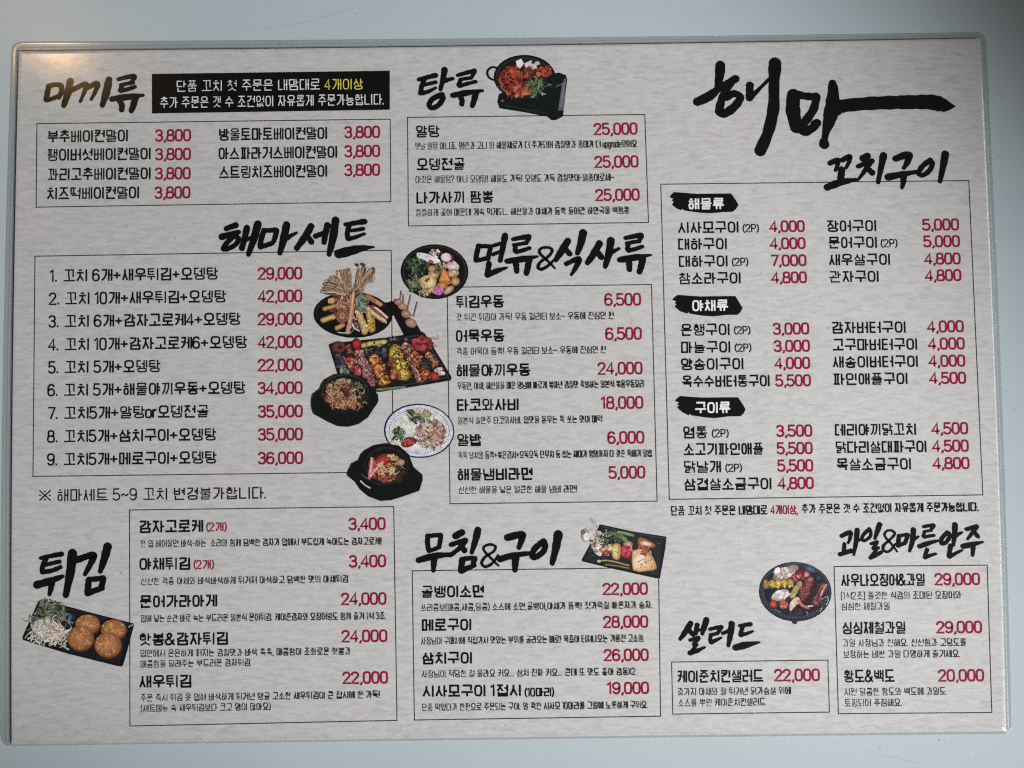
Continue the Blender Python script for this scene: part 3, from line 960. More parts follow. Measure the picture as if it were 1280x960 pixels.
# ------------------------------------------------------------------ brush headings and dish photos: each has its own little drawing board
BOARD = {     # origin x, y in mm, then the board's u and v directions in mm per unit
    'maki_title': (-204.251,141.113, 0.065368,-0.000667, 0.000976,-0.066356),
    'stew_title': (-43.749,146.594, 0.065536,-0.000666, -0.000333,-0.066514),
    'house_title': (82.132,145.314, 0.098427,-0.001001, -0.002043,-0.099814),
    'grill_title': (136.969,102.184, 0.070758,-0.000735, -0.001951,-0.071356),
    'set_title': (-127.204,76.833, 0.064911,-0.000684, 0.000345,-0.065347),
    'noodle_title': (-16.445,68.668, 0.064930,-0.000687, -0.000551,-0.065262),
    'fried_title': (-204.744,-56.519, 0.067353,-0.000758, 0.001010,-0.066718),
    'season_title': (-41.368,-58.357, 0.055901,-0.000629, -0.000301,-0.055314),
    'salad_title': (66.994,-96.669, 0.055704,-0.000637, -0.001051,-0.054822),
    'fruit_title': (136.033,-56.962, 0.056030,-0.000629, -0.001539,-0.055399),
    'tag_a': (67.076,88.824, 0.059725,-0.000625, -0.001128,-0.060153),
    'tag_b': (69.612,39.875, 0.053967,-0.000579, -0.001036,-0.054026),
    'tag_c': (68.751,-5.016, 0.057243,-0.000627, -0.001093,-0.056987),
    'stew_pot': (-8.799,146.239, 0.034590,-0.000352, -0.000326,-0.035098),
    'tempura': (-83.933,53.687, 0.037785,-0.000403, -0.000003,-0.037921),
    'skewers': (-77.038,41.448, 0.050307,-0.000540, -0.000047,-0.050411),
    'soup': (-45.902,61.995, 0.028822,-0.000306, -0.000139,-0.028950),
    'hotpot': (-83.936,6.966, 0.028612,-0.000312, -0.000002,-0.028550),
    'blueplate': (-70.225,-5.209, 0.048205,-0.000529, -0.000086,-0.048024),
    'grillplate': (30.246,-55.774, 0.031979,-0.000359, -0.000457,-0.031641),
    'fruitplate': (104.864,-75.221, 0.031929,-0.000362, -0.000753,-0.031503),
    'croquette': (-205.978,-86.836, 0.039708,-0.000453, 0.000602,-0.039185),
}
def board(key):
    ox, oy, ax, ay, bx, by = BOARD[key]
    k = math.hypot(ax, ay)
    def at(u, v):
        return (ox + ax * u + bx * v, oy + ay * u + by * v)
    return at, k

TITLES = {
    'maki': [
        ((24,26), (114,148), (105,190), (97,238)), ((22,), (112,150), (150,140), (196,142)), ((22,), (200,148), (196,192), (180,224)), ((22,18), (98,242), (140,232), (180,214)),
        ((30,34,24), (257,114), (240,195), (213,280)), ((22,24,14), (250,185), (300,160), (362,136), (350,190), (323,252)), ((20,26,14), (362,168), (400,145), (438,134), (425,182), (396,238)), ((30,36,22), (515,105), (497,190), (470,278)),
        ((18,24), (578,104), (640,88), (684,84)), ((22,16), (686,92), (664,124)), ((16,20), (592,142), (640,132), (674,126)), ((20,), (602,146), (588,178)), ((20,18), (592,182), (640,170), (688,154)),
        ((26,30,14), (535,236), (640,222), (742,210)), ((28,24), (585,240), (600,280), (598,308)), ((32,24), (690,228), (676,280), (662,316)),
    ],
    'stew': [
        ((20,26), (126,212), (180,198), (238,184)), ((24,), (160,218), (145,260), (140,298)), ((16,20), (156,250), (195,240), (238,230)), ((26,14), (138,302), (185,294), (238,268)),
        ((32,20), (298,148), (288,205), (270,280)), ((24,18), (290,224), (320,214), (352,206)), ((28,24,28), (282,312), (220,340), (195,380), (214,402), (258,382), (286,340), (280,314)),
        ((18,24), (385,184), (440,168), (496,154)), ((22,16), (498,160), (480,196)), ((18,), (402,212), (478,200)), ((20,), (406,216), (390,248)), ((20,18), (396,256), (450,240), (505,226)),
        ((26,30,14), (352,318), (440,302), (552,286)), ((28,24), (400,314), (413,350), (412,376)), ((32,24), (505,304), (494,350), (482,388)),
    ],
    'house': [
        ((38,34,18), (144,78), (140,130), (128,180)), ((34,36,24,30), (42,240), (95,215), (150,172), (212,138)), ((24,30,34,30,26), (206,142), (165,195), (146,245), (140,284), (166,290), (206,262), (232,222), (204,204), (172,222)),
        ((30,26), (275,168), (271,225)), ((22,14,12), (276,224), (318,182), (362,138)), ((50,40,44,42,46), (387,70), (382,170), (379,270), (355,375), (320,456)),
        ((50,54,46), (468,210), (466,280), (480,352)), ((30,28), (478,206), (525,216), (568,216)), ((30,32), (570,218), (556,275), (518,330)), ((34,40,26), (474,350), (522,368), (566,348)), ((30,), (560,340), (572,334)),
        ((30,46,54,30,20), (642,158), (644,215), (632,300), (612,370), (603,416)), ((36,), (602,420), (603,428)), ((52,50,50,52,54,58,58,44,6), (640,266), (700,257), (800,248), (900,244), (1000,242), (1075,242), (1115,250), (1145,258), (1182,260)),
        ((70,40), (650,265), (700,262)),
    ],
    'grill': [
        ((26,24,16), (86,120), (134,100), (134,125), (120,164)), ((26,24,16), (164,100), (206,78), (206,105), (186,148)), ((34,), (158,160), (152,218)), ((34,34,16), (70,268), (150,238), (246,220)),
        ((34,), (290,90), (318,74)), ((22,26), (258,140), (344,106)), ((24,22,10), (336,116), (300,168), (256,226)), ((24,30), (312,142), (345,178)), ((36,20), (416,72), (400,150), (382,238)),
        ((32,34,18), (490,92), (570,66), (564,110), (540,150)), ((36,30,18), (444,206), (520,190), (624,172)), ((34,16), (540,190), (536,240), (528,272)),
        ((26,22,26), (704,100), (654,140), (632,182), (656,194), (698,165), (716,124), (702,102)), ((38,20), (796,64), (780,150), (762,232)),
    ],
    'set': [
        ((26,30), (122,140), (186,116)), ((34,24), (94,194), (140,180), (206,162)), ((26,24,26), (174,186), (124,238), (104,274), (138,272), (188,242), (204,204), (180,190)),
        ((32,28), (261,132), (246,200), (227,270)), ((38,36,24), (334,108), (306,210), (270,312)), ((20,), (246,216), (312,194)),
        ((28,26), (374,152), (357,205), (348,258)), ((24,), (380,152), (456,146)), ((28,24), (458,152), (440,222)), ((24,), (350,262), (430,236)),
        ((36,38,24), (525,112), (508,200), (480,302)), ((28,12), (520,206), (555,186), (592,166)), ((34,34,28), (688,124), (650,190), (592,270)), ((26,30), (662,186), (690,228)),
        ((26,22), (718,190), (782,166)), ((32,26), (798,118), (774,232)), ((36,38,24), (852,84), (834,200), (807,312)),
        ((20,28), (918,112), (980,102), (1046,92)), ((24,), (944,120), (930,165), (932,202)), ((16,20), (940,154), (1036,140)), ((24,14), (934,208), (985,196), (1044,174)),
        ((44,46,30,8), (872,308), (950,288), (1030,270), (1106,262)),
    ],
    'noodle': [
        ((26,), (98,148), (86,200), (80,242)), ((22,), (100,150), (180,152)), ((24,), (178,156), (160,234)), ((22,), (82,246), (156,228)),
        ((18,), (198,146), (244,132)), ((18,), (192,206), (244,186)), ((32,22), (275,78), (260,160), (242,246)), ((28,24), (168,266), (154,342)), ((24,26,10), (156,344), (220,314), (288,292)),
        ((20,26), (328,104), (432,86)), ((24,18), (434,94), (416,130)), ((18,), (334,142), (418,128)), ((22,), (344,148), (340,182)), ((22,18), (348,188), (438,162)),
        ((26,32,10), (288,250), (390,236), (492,218)), ((30,26), (345,254), (352,318)), ((34,26), (434,242), (426,290), (416,332)),
        ((10,16,12,16,12,16,16,10), (606,298), (562,252), (506,196), (514,166), (560,158), (588,176), (568,214), (512,254), (494,288), (514,304), (558,282), (602,240)),
        ((32,34,22), (694,114), (650,184), (612,242)), ((26,28), (676,168), (704,200)), ((38,34,22), (795,62), (780,130), (756,198)), ((22,26,24,12), (682,268), (766,234), (746,290), (714,342)),
        ((32,34,26), (904,132), (866,200), (822,262)), ((26,30), (890,186), (914,222)), ((36,34,22), (980,112), (966,200), (940,288)), ((26,14), (968,200), (1034,166)),
        ((20,26), (1078,96), (1182,76)), ((24,18), (1184,84), (1166,118)), ((18,), (1086,132), (1170,118)), ((22,), (1096,138), (1090,172)), ((22,18), (1096,180), (1190,152)),
        ((28,32,8), (1038,242), (1140,226), (1248,208)), ((30,26), (1100,244), (1102,306)), ((34,26), (1190,234), (1182,280), (1168,322)),
    ],
    'fried': [
        ((18,24), (106,242), (170,228), (238,216)), ((24,), (142,244), (120,292), (116,324)), ((18,20), (134,286), (226,264)), ((22,20), (118,330), (180,320), (232,298)),
        ((36,34,18), (84,410), (160,388), (246,356)), ((36,18), (176,388), (172,430), (162,470)), ((46,42,28), (308,212), (294,330), (265,474)),
        ((30,32,20), (332,254), (438,222), (424,272), (386,344)), ((40,36,22), (529,170), (510,240), (482,326)),
        ((30,), (410,384), (402,458)), ((24,), (410,376), (502,366)), ((28,), (502,370), (488,426)), ((30,24), (402,464), (494,432)),
    ],
    'season': [
        ((30,28), (152,124), (150,180), (160,236)), ((24,26), (156,124), (250,116)), ((26,), (252,122), (238,206)), ((22,24), (160,238), (234,210)),
        ((34,36,24), (82,308), (200,276), (322,264)), ((42,24), (200,286), (194,386)), ((40,36), (362,124), (412,96)), ((26,30), (328,190), (440,156)), ((30,26,24), (434,166), (394,216), (322,272)), ((28,32), (404,192), (430,232)),
        ((40,36,22), (534,78), (514,160), (486,250)), ((36,34), (414,306), (404,380)), ((26,), (416,300), (512,292)), ((28,), (510,298), (496,346)), ((36,22), (406,388), (508,348)),
        ((12,16,12,16,12,16,16,10), (690,350), (640,300), (584,240), (580,206), (624,188), (666,202), (654,240), (590,282), (562,330), (590,358), (644,330), (688,268)),
        ((40,38,24), (758,136), (868,112), (864,160), (844,214)), ((36,32,22), (700,300), (800,272), (934,254)), ((46,28), (820,276), (814,382)),
        ((34,30,34), (1036,164), (970,216), (944,272), (970,286), (1030,244), (1046,196), (1034,166)), ((50,42,28), (1146,112), (1126,220), (1098,332)),
    ],
    'salad': [
        ((32,32,20), (204,118), (166,180), (124,238)), ((28,), (186,168), (222,202)), ((28,24), (254,132), (242,196)), ((34,32,20), (324,92), (306,150), (292,198)), ((16,), (250,176), (310,156)),
        ((20,24), (200,246), (264,228)), ((22,18), (264,234), (226,276)), ((16,), (226,282), (252,276)), ((18,), (250,280), (206,338)), ((28,24,12), (198,344), (250,328), (312,300)),
        ((18,24), (348,164), (438,146)), ((24,18), (436,152), (410,192)), ((18,), (354,206), (412,194)), ((20,), (358,208), (352,254)), ((26,12), (360,262), (436,228)),
        ((18,22), (448,194), (496,176)), ((34,32,20), (517,122), (508,200), (490,288)), ((18,24), (578,138), (660,124)), ((22,), (602,142), (582,206)), ((24,12), (584,208), (678,178)), ((32,36,8), (544,304), (620,284), (730,262)),
    ],
    'fruit': [
        ((26,26,14), (134,184), (200,156), (198,205), (184,238)), ((24,), (156,246), (150,308)), ((26,28), (122,324), (212,296)), ((32,28,16), (254,140), (244,230), (228,326)), ((18,14), (250,226), (290,204)),
        ((22,18,22), (346,130), (300,176), (290,212), (314,218), (352,188), (356,152), (344,132)), ((34,28,18), (424,98), (406,150), (388,202)), ((18,20), (358,244), (406,228)), ((20,), (404,236), (374,276)), ((16,), (376,284), (416,272)), ((18,), (412,276), (356,344)), ((24,22), (354,350), (436,308)),
        ((12,16,12,18,12,18,16,10), (556,302), (510,240), (462,182), (482,144), (524,146), (538,172), (498,216), (454,258), (456,296), (498,300), (544,244)),
        ((26,), (572,184), (562,256)), ((20,), (576,184), (636,172)), ((24,), (638,176), (618,236)), ((22,), (564,260), (614,240)), ((32,30,18), (682,138), (674,220), (652,298)), ((22,12), (676,218), (720,188)),
        ((18,22), (758,114), (836,102)), ((22,16), (836,108), (814,142)), ((16,), (762,152), (818,142)), ((18,), (766,156), (756,186)), ((18,), (762,194), (838,180)), ((28,26,10), (728,264), (800,238), (882,216)), ((24,20), (786,288), (768,340)), ((24,14), (768,348), (852,320)),
        ((24,22,24), (940,158), (900,200), (894,240), (926,236), (954,196), (954,166), (938,160)), ((32,30,20), (999,98), (995,170), (985,252)), ((24,12), (1000,186), (1052,156)), ((28,24), (964,260), (950,338)), ((24,12), (954,344), (1052,292)),
        ((22,26), (1084,134), (1164,112)), ((26,22,12), (1160,118), (1130,162), (1092,210)), ((24,26), (1140,152), (1172,188)), ((32,28,10), (1060,264), (1130,248), (1212,230)), ((30,18), (1136,252), (1130,332)),
    ],
}
TITLE_LABEL = {
    'maki': 'brush written heading glinting bronze in the lamp light',
    'house': 'largest brush heading, the last stroke drawn out to the right',
}
FAT = {'house': 1.16, 'grill': 1.26, 'maki': 1.45, 'fruit': 1.25}
def heading(key, sec, name='heading'):
    at, k = board(key + '_title')
    rnd = random.Random(len(key) * 7 + 3)
    mb = MB(Z_TITLE)
    for row in TITLES[key]:
        ws, pts = row[0], row[1:]
        closed = ws[0] == 'o'
        if closed:
            ws = ws[1:]
        if len(ws) == 1:
            ws = (ws[0], ws[0])
        n = len(pts)
        P3 = []
        for i, p in enumerate(pts):
            f = i / max(1, n - 1) * (len(ws) - 1)
            a = min(int(f), len(ws) - 2)
            P3.append((p[0], p[1], ws[a] + (ws[a + 1] - ws[a]) * (f - a)))
        if n == 2 and not closed:
            (x0, y0, w0), (x1, y1, w1) = P3
            b = 0.03 * rnd.uniform(-1, 1)
            P3.insert(1, ((x0 + x1) / 2 + (y1 - y0) * b, (y0 + y1) / 2 - (x1 - x0) * b, (w0 + w1) / 2))
        P3 = smooth(P3, 7, closed)
        ph = rnd.uniform(0, 6)
        wd = [max(0.6, c[2] * FAT.get(key, 1.34) * (1 + 0.045 * math.sin(ph + i * 1.15) + rnd.uniform(-0.04, 0.04))) * k for i, c in enumerate(P3)]
        mb.ribbon([at(c[0], c[1]) for c in P3], wd, closed=closed, caps=not closed)
    return mb.build(name, M['brush'], section[sec], TITLE_LABEL.get(key))

for key, sec in (('maki', 'maki'), ('stew', 'stew'), ('house', 'grill'), ('grill', 'grill'), ('set', 'set'), ('noodle', 'noodle'),
                 ('fried', 'fried'), ('season', 'season'), ('salad', 'salad'), ('fruit', 'fruit')):
    heading(key, sec)

TAGS = {'tag_a': [(97, 155), (112, 135), (130, 117), (210, 124), (300, 130), (430, 129), (545, 128), (575, 168), (600, 210), (582, 240), (555, 262), (480, 264), (400, 272), (320, 268), (240, 258), (205, 252), (192, 240), (182, 250), (150, 238), (116, 210), (128, 188), (112, 178), (126, 166)],
        'tag_b': [(65, 95), (85, 72), (110, 55), (200, 62), (300, 68), (430, 66), (570, 65), (600, 112), (628, 160), (612, 192), (590, 215), (490, 217), (400, 228), (320, 224), (240, 212), (205, 205), (196, 194), (186, 206), (130, 188), (85, 150), (100, 130), (84, 122), (98, 108)],
        'tag_c': [(82, 68), (98, 46), (120, 30), (210, 37), (300, 42), (430, 40), (555, 40), (585, 84), (612, 130), (598, 160), (575, 182), (480, 184), (380, 197), (310, 192), (240, 180), (205, 176), (194, 164), (184, 176), (140, 154), (98, 118), (113, 100), (96, 92), (112, 80)]}
for key, pts in TAGS.items():
    at, k = board(key)
    mb = MB(Z_BASE)
    mb.poly([at(u, v) for u, v in pts])
    mb.build('tag', M['brush'], section['grill'], 'black brush stroke tag with white lettering')

class Dish:
    """a printed food photograph built up from small flat patches of ink"""
    def __init__(self, key, seed, lift=0.0):
        self.at, self.k = board(key)
        self.mb = MB(Z_DISH + lift, 0.00015)
        self.r = random.Random(seed)

    def ink(self, col, j=0.08):
        g = 1 + self.r.uniform(-j, j)
        m = sum(col) / 3
        return ink_rgb([max(0, min(255, (m + (c - m) * 0.80) * g)) for c in col])

    def po(self, col, pts, sm=0):
        if sm:
            pts = smooth(pts, sm, True)
        self.mb.poly([self.at(u, v) for u, v in pts], self.ink(col, 0.02))

    def el(self, col, cx, cy, rx, ry, rot=0, wob=0.0, n=30, j=0.02):
        c, s = math.cos(math.radians(rot)), math.sin(math.radians(rot))
        pts = []
        p1, p2 = self.r.uniform(0, 6), self.r.uniform(0, 6)
        for i in range(n):
            t = 2 * PI * i / n
            q = 1 + wob * (math.sin(3 * t + p1) + 0.6 * math.sin(5 * t + p2))
            x, y = rx * math.cos(t) * q, ry * math.sin(t) * q
            pts.append((cx + x * c - y * s, cy + x * s + y * c))
        self.mb.poly([self.at(u, v) for u, v in pts], self.ink(col, j))

    def gel(self, c0, c1, cx, cy, rx, ry, rot=0, n=6, dx=0, dy=0, wob=0.02):
        """a rounded piece of food: rim colour to middle colour"""
        for i in range(n):
            f = i / (n - 1)
            q = 1 - 0.85 * f
            self.el([a + (b - a) * f for a, b in zip(c0, c1)], cx + dx * f, cy + dy * f, rx * q, ry * q, rot, wob)

    def li(self, col, w, *pts, w1=None, j=0.05):
        q = smooth([(p[0], p[1]) for p in pts], 6)
        n = len(q)
        w1 = w if w1 is None else w1
        self.mb.ribbon([self.at(u, v) for u, v in q], [(w + (w1 - w) * i / (n - 1)) * self.k for i in range(n)], caps=True, col=self.ink(col, j))

    def bar(self, c0, c1, w, *pts):
        """a rounded strip of food: darker along its edges"""
        for f in (0, 0.35, 0.7, 1):
            self.li([a + (b - a) * f for a, b in zip(c0, c1)], w * (1 - 0.72 * f), *pts, j=0.02)
        q = smooth([(p[0], p[1]) for p in pts], 8)
        for x, y in q * 3:                                # crumbs and grain of the surface
            s = self.r.uniform(0.06, 0.17) * w
            self.el(self.r.choice([c0, c1, [min(255, c * 1.12) for c in c1], [(a + b) / 2 for a, b in zip(c0, c1)]]),
                    x + self.r.uniform(-0.42, 0.42) * w, y + self.r.uniform(-0.42, 0.42) * w, s, s * 0.6, self.r.uniform(0, 180), 0.15, 8, 0.12)

    def inside(self, cx, cy, rx, ry):
        t, q = self.r.uniform(0, 2 * PI), math.sqrt(self.r.random())
        return cx + rx * q * math.cos(t), cy + ry * q * math.sin(t)

    def blobs(self, n, cols, cx, cy, rx, ry, a, b, j=0.14):
        for _ in range(n):
            x, y = self.inside(cx, cy, rx, ry)
            s = self.r.uniform(a, b)
            self.el(self.r.choice(cols), x, y, s, s * self.r.uniform(0.45, 1), self.r.uniform(0, 180), 0.12, 11, j)

    def strands(self, n, cols, cx, cy, rx, ry, a, b, w, curl=0.6, ang=None, j=0.14):
        for _ in range(n):
            x, y = self.inside(cx, cy, rx, ry)
            l = self.r.uniform(a, b)
            t = self.r.uniform(0, 2 * PI) if ang is None else ang + self.r.uniform(-0.6, 0.6)
            t2 = t + self.r.uniform(-curl, curl) * 2
            p1 = (x + l / 2 * math.cos(t), y + l / 2 * math.sin(t))
            p2 = (p1[0] + l / 2 * math.cos(t2), p1[1] + l / 2 * math.sin(t2))
            self.li(self.r.choice(cols), w * self.r.uniform(0.6, 1.3), (x, y), p1, p2, j=j)

    def leaves(self, n, cols, cx, cy, rx, ry, a, b):
        for _ in range(n):
            x, y = self.inside(cx, cy, rx, ry)
            l = self.r.uniform(a, b)
            self.el(self.r.choice(cols), x, y, l, l * 0.33, self.r.uniform(0, 180), 0.1, 10, 0.18)

    def skewer(self, x0, y0, x1, y1, n, w, cols, hi=None):
        """chunks threaded on a stick: uneven, charred in the gaps, glossy on top"""
        self.li((58, 34, 30), w * 0.8, (x0, y0), (x1, y1))
        a = math.degrees(math.atan2(y1 - y0, x1 - x0))
        for i in range(n):
            f = (i + 0.5) / n
            x, y = x0 + (x1 - x0) * f + self.r.uniform(-0.1, 0.1) * w, y0 + (y1 - y0) * f
            c = self.r.choice(cols)
            q = self.r.uniform(0.42, 0.58)
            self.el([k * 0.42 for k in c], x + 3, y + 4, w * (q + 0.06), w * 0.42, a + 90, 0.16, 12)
            self.el([k * 0.8 for k in c], x, y, w * q, w * 0.34, a + 90 + self.r.uniform(-25, 25), 0.2, 11, 0.15)
            self.blobs(9, cols + [tuple(k * 0.55 for k in c), tuple(k * 0.4 for k in c)], x, y, w * q, w * 0.34, w * 0.06, w * 0.19, 0.25)
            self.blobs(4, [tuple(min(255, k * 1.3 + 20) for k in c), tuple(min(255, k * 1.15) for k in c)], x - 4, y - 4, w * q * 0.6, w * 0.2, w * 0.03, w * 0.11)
        self.blobs(n * 2, [(40, 28, 28), (60, 36, 32)], (x0 + x1) / 2, (y0 + y1) / 2, w * 0.6, math.hypot(x1 - x0, y1 - y0) / 2, w * 0.04, w * 0.12)

    def done(self, sec, label):
        return self.mb.build('dish_picture', M['photo'], section[sec], label)

# stew pot on a table stove
d = Dish('stew_pot', 1)
d.li((28, 28, 30), 26, (220, 255), (155, 246), (105, 280), (95, 330), (122, 382), (195, 415))
d.po((29, 30, 30), [(240, 590), (222, 690), (250, 765), (560, 815), (850, 870), (900, 915), (960, 912), (1045, 865), (1075, 600), (1100, 400), (1085, 345), (1010, 318), (930, 330), (700, 300), (300, 560)])
d.el((28, 28, 30), 565, 372, 388, 282)
d.el((48, 46, 46), 562, 376, 366, 262)
d.el((38, 32, 33), 560, 385, 345, 246)
d.gel((55, 32, 32), (105, 42, 36), 540, 415, 310, 238, n=7)
d.blobs(110, [(120, 40, 35), (140, 52, 40), (100, 34, 36), (80, 30, 34), (150, 70, 48)], 500, 415, 235, 215, 14, 46)
d.blobs(40, [(170, 66, 44), (185, 85, 55), (150, 50, 38)], 440, 380, 110, 120, 14, 40)
d.blobs(36, [(180, 72, 52), (195, 90, 62), (160, 52, 46), (120, 40, 36)], 805, 285, 88, 82, 10, 34)
d.blobs(30, [(185, 85, 50), (170, 62, 46), (200, 110, 70)], 520, 540, 100, 90, 12, 36)
d.strands(34, [(195, 100, 70), (170, 60, 50), (120, 36, 40)], 470, 440, 190, 180, 40, 110, 9)
d.blobs(16, [(60, 30, 34), (45, 26, 30)], 470, 430, 200, 190, 10, 26)
d.po((222, 216, 206), [(452, 168), (520, 138), (556, 200), (512, 256), (464, 222)]); d.po((200, 190, 178), [(464, 222), (512, 256), (505, 266), (460, 236)])
d.po((214, 205, 192), [(562, 196), (655, 156), (640, 246), (572, 250)]); d.po((205, 192, 180), [(642, 204), (704, 196), (722, 262), (652, 276)]); d.po((218, 200, 188), [(690, 178), (736, 170), (762, 206), (708, 222)])
d.blobs(14, [(120, 70, 52), (90, 80, 56), (70, 50, 44)], 640, 280, 90, 40, 8, 20)
d.po((30, 33, 33), [(600, 655), (690, 612), (780, 560), (830, 470), (870, 370), (950, 326), (1010, 318), (1075, 345), (1090, 400), (1060, 700), (960, 870), (760, 840), (560, 800), (330, 760), (300, 690), (430, 640), (520, 655)])
d.strands(90, [(70, 98, 58), (95, 130, 80), (50, 72, 46), (120, 150, 100), (38, 52, 40)], 690, 480, 105, 112, 24, 76, 11, 1.0)
d.leaves(40, [(88, 120, 72), (60, 88, 54), (125, 152, 108)], 690, 490, 115, 110, 10, 26)
d.strands(10, [(110, 130, 100), (70, 86, 66)], 850, 480, 60, 40, 20, 50, 8)
d.blobs(6, [(170, 180, 150)], 800, 590, 22, 14, 8, 16)
d.po((92, 94, 110), [(1030, 470), (1072, 378), (1086, 400), (1050, 790), (985, 795), (1008, 620)]); d.po((108, 110, 126), [(1040, 480), (1066, 420), (1066, 600), (1030, 740), (1014, 740)])
d.li((120, 120, 118), 10, (950, 495), (1040, 455)); d.blobs(6, [(110, 110, 112)], 280, 670, 26, 14, 5, 12); d.li((52, 52, 54), 9, (260, 720), (560, 775), (840, 828))
d.done('stew', 'round black pan of red stew with tofu and greens on a black table stove')

# tempura platter
d = Dish('tempura', 2)
d.po((24, 24, 25), [(860, 490), (900, 488), (968, 476), (1015, 486), (1000, 540), (968, 640), (880, 660)])
d.el((25, 25, 26), 512, 628, 447, 262, 2); d.el((40, 39, 40), 510, 620, 425, 240, 2); d.el((28, 28, 29), 515, 634, 415, 236, 2)
d.gel((90, 55, 42), (165, 112, 80), 480, 480, 215, 110)
d.blobs(70, [(170, 115, 75), (195, 140, 90), (120, 70, 50), (205, 160, 105), (90, 48, 42)], 430, 520, 220, 110, 12, 40)
brown = [(150, 115, 88), (185, 150, 120), (112, 80, 62), (205, 178, 150), (92, 62, 52), (170, 128, 96)]
for _ in range(150):
    a = d.r.random(); b = d.r.random()
    tx, ty = 150 + 330 * a, 300 - 190 * math.sin(min(1, a * 1.15) * PI / 2) + 70 * b * (1 - a) + d.r.uniform(-15, 50)
    bx, by = 470 + d.r.uniform(-60, 60), 400 + d.r.uniform(-40, 30)
    f = d.r.uniform(0.0, 0.45)
    d.li(d.r.choice(brown), d.r.uniform(4, 9), (tx, ty), (tx + (bx - tx) * 0.35 + d.r.uniform(-28, 28), ty + (by - ty) * 0.3 + d.r.uniform(-14, 14)), (bx - (bx - tx) * f, by - (by - ty) * f), j=0.15)
    if d.r.random() < 0.6:
        d.el(d.r.choice(brown), tx, ty, d.r.uniform(6, 13), 8, d.r.uniform(0, 90), 0.2, 9, 0.25)
for _ in range(100):
    tx, ty = d.r.uniform(565, 775), d.r.uniform(60, 250)
    ty = max(ty, 70 + (abs(tx - 640) * 0.35))
    bx, by = 560 + d.r.uniform(-30, 50), 350 + d.r.uniform(-40, 40)
    d.li(d.r.choice(brown), d.r.uniform(4, 9), (tx, ty), (tx + (bx - tx) * 0.4 + d.r.uniform(-20, 20), ty + (by - ty) * 0.4), (bx - (bx - tx) * d.r.uniform(-0.2, 0.3), by - (by - ty) * d.r.uniform(-0.2, 0.25)), j=0.15)
d.el((72, 66, 62), 565, 62, 20, 18, 0, 0.1); d.el((82, 74, 70), 632, 58, 28, 18, 10, 0.1); d.el((96, 70, 62), 752, 102, 16, 14)
d.bar((140, 95, 55), (222, 176, 110), 66, (175, 690), (290, 648)); d.bar((120, 80, 50), (205, 152, 90), 56, (190, 560), (330, 520)); d.bar((140, 95, 60), (210, 165, 100), 56, (330, 780), (400, 742))
d.bar((120, 60, 50), (185, 105, 85), 60, (370, 480), (450, 500)); d.strands(24, [(200, 130, 110), (130, 60, 60), (215, 170, 140)], 410, 500, 90, 60, 30, 70, 9)
d.gel((130, 78, 62), (205, 148, 112), 392, 640, 76, 84)
for t in range(8):
    d.el((105, 52, 46), 392 + 42 * math.cos(t * 0.785), 640 + 48 * math.sin(t * 0.785), 9, 12)
d.el((105, 52, 46), 392, 640, 9, 11)
d.strands(24, [(150, 110, 120), (90, 52, 66), (200, 180, 180), (60, 40, 48)], 545, 710, 60, 70, 40, 90, 9); d.li((225, 215, 215), 13, (505, 730), (530, 780), (585, 812))
d.bar((160, 95, 80), (215, 158, 135), 58, (500, 420), (500, 560), (490, 660), (455, 825)); d.bar((170, 110, 75), (225, 180, 130), 40, (520, 380), (505, 500))
d.bar((165, 110, 65), (228, 190, 130), 76, (570, 590), (622, 720), (645, 822)); d.bar((150, 105, 45), (222, 176, 84), 88, (690, 560), (718, 690), (726, 790)); d.blobs(22, [(235, 200, 120), (170, 120, 50)], 712, 740, 45, 70, 7, 18)
d.el((110, 122, 106), 618, 492, 74, 108, 0, 0.1); d.blobs(50, [(135, 145, 128), (95, 108, 94), (160, 165, 148), (80, 92, 84)], 618, 500, 68, 100, 8, 26); d.strands(26, [(165, 172, 155), (80, 92, 80)], 615, 500, 66, 95, 20, 60, 7)
d.bar((150, 110, 75), (232, 205, 155), 60, (690, 560), (770, 630), (870, 692)); d.bar((110, 45, 50), (190, 90, 92), 52, (735, 540), (800, 585), (895, 660)); d.li((226, 190, 180), 18, (770, 545), (830, 590), (905, 660))
d.bar((150, 90, 60), (222, 172, 112), 54, (700, 430), (830, 510)); d.bar((160, 80, 55), (205, 120, 80), 36, (672, 410), (760, 470)); d.li((226, 205, 190), 10, (345, 826), (410, 836), (480, 830))
d.done('set', 'black platter of assorted tempura with fanned fried mushrooms')

# skewer plate with the little shrimp tray behind
d = Dish('skewers', 3, 0.10)
d.po((28, 27, 28), [(540, 132), (590, 115), (640, 150), (800, 320), (838, 388), (690, 412), (600, 236), (560, 200)])
for a, b in (((655, 112), (666, 30)), ((682, 130), (684, 60)), ((715, 200), (746, 66)), ((768, 250), (802, 125))):
    d.li((150, 122, 108), 9, a, b)
for x, y, rx, ry in ((640, 125, 40, 26), (672, 158, 42, 30), (705, 225, 44, 34), (746, 302, 50, 38)):
    d.gel((150, 95, 80), (216, 175, 155), x, y, rx, ry, 20); d.li((160, 90, 75), 6, (x - rx * 0.5, y - 8), (x, y + 8), (x + rx * 0.5, y))
d.po((30, 28, 30), [(45, 492), (70, 478), (560, 428), (850, 380), (868, 398), (980, 580), (1090, 765), (1080, 792), (800, 840), (470, 892), (300, 860), (130, 770), (90, 640)])
d.po((58, 54, 56), [(62, 500), (560, 442), (846, 394), (1070, 768), (470, 876), (150, 760)]); d.po((36, 33, 35), [(74, 510), (560, 452), (840, 406), (1052, 762), (480, 862), (160, 750)])
d.blobs(60, [(70, 56, 54), (90, 70, 62), (52, 44, 48), (110, 80, 70)], 560, 620, 420, 170, 8, 24)
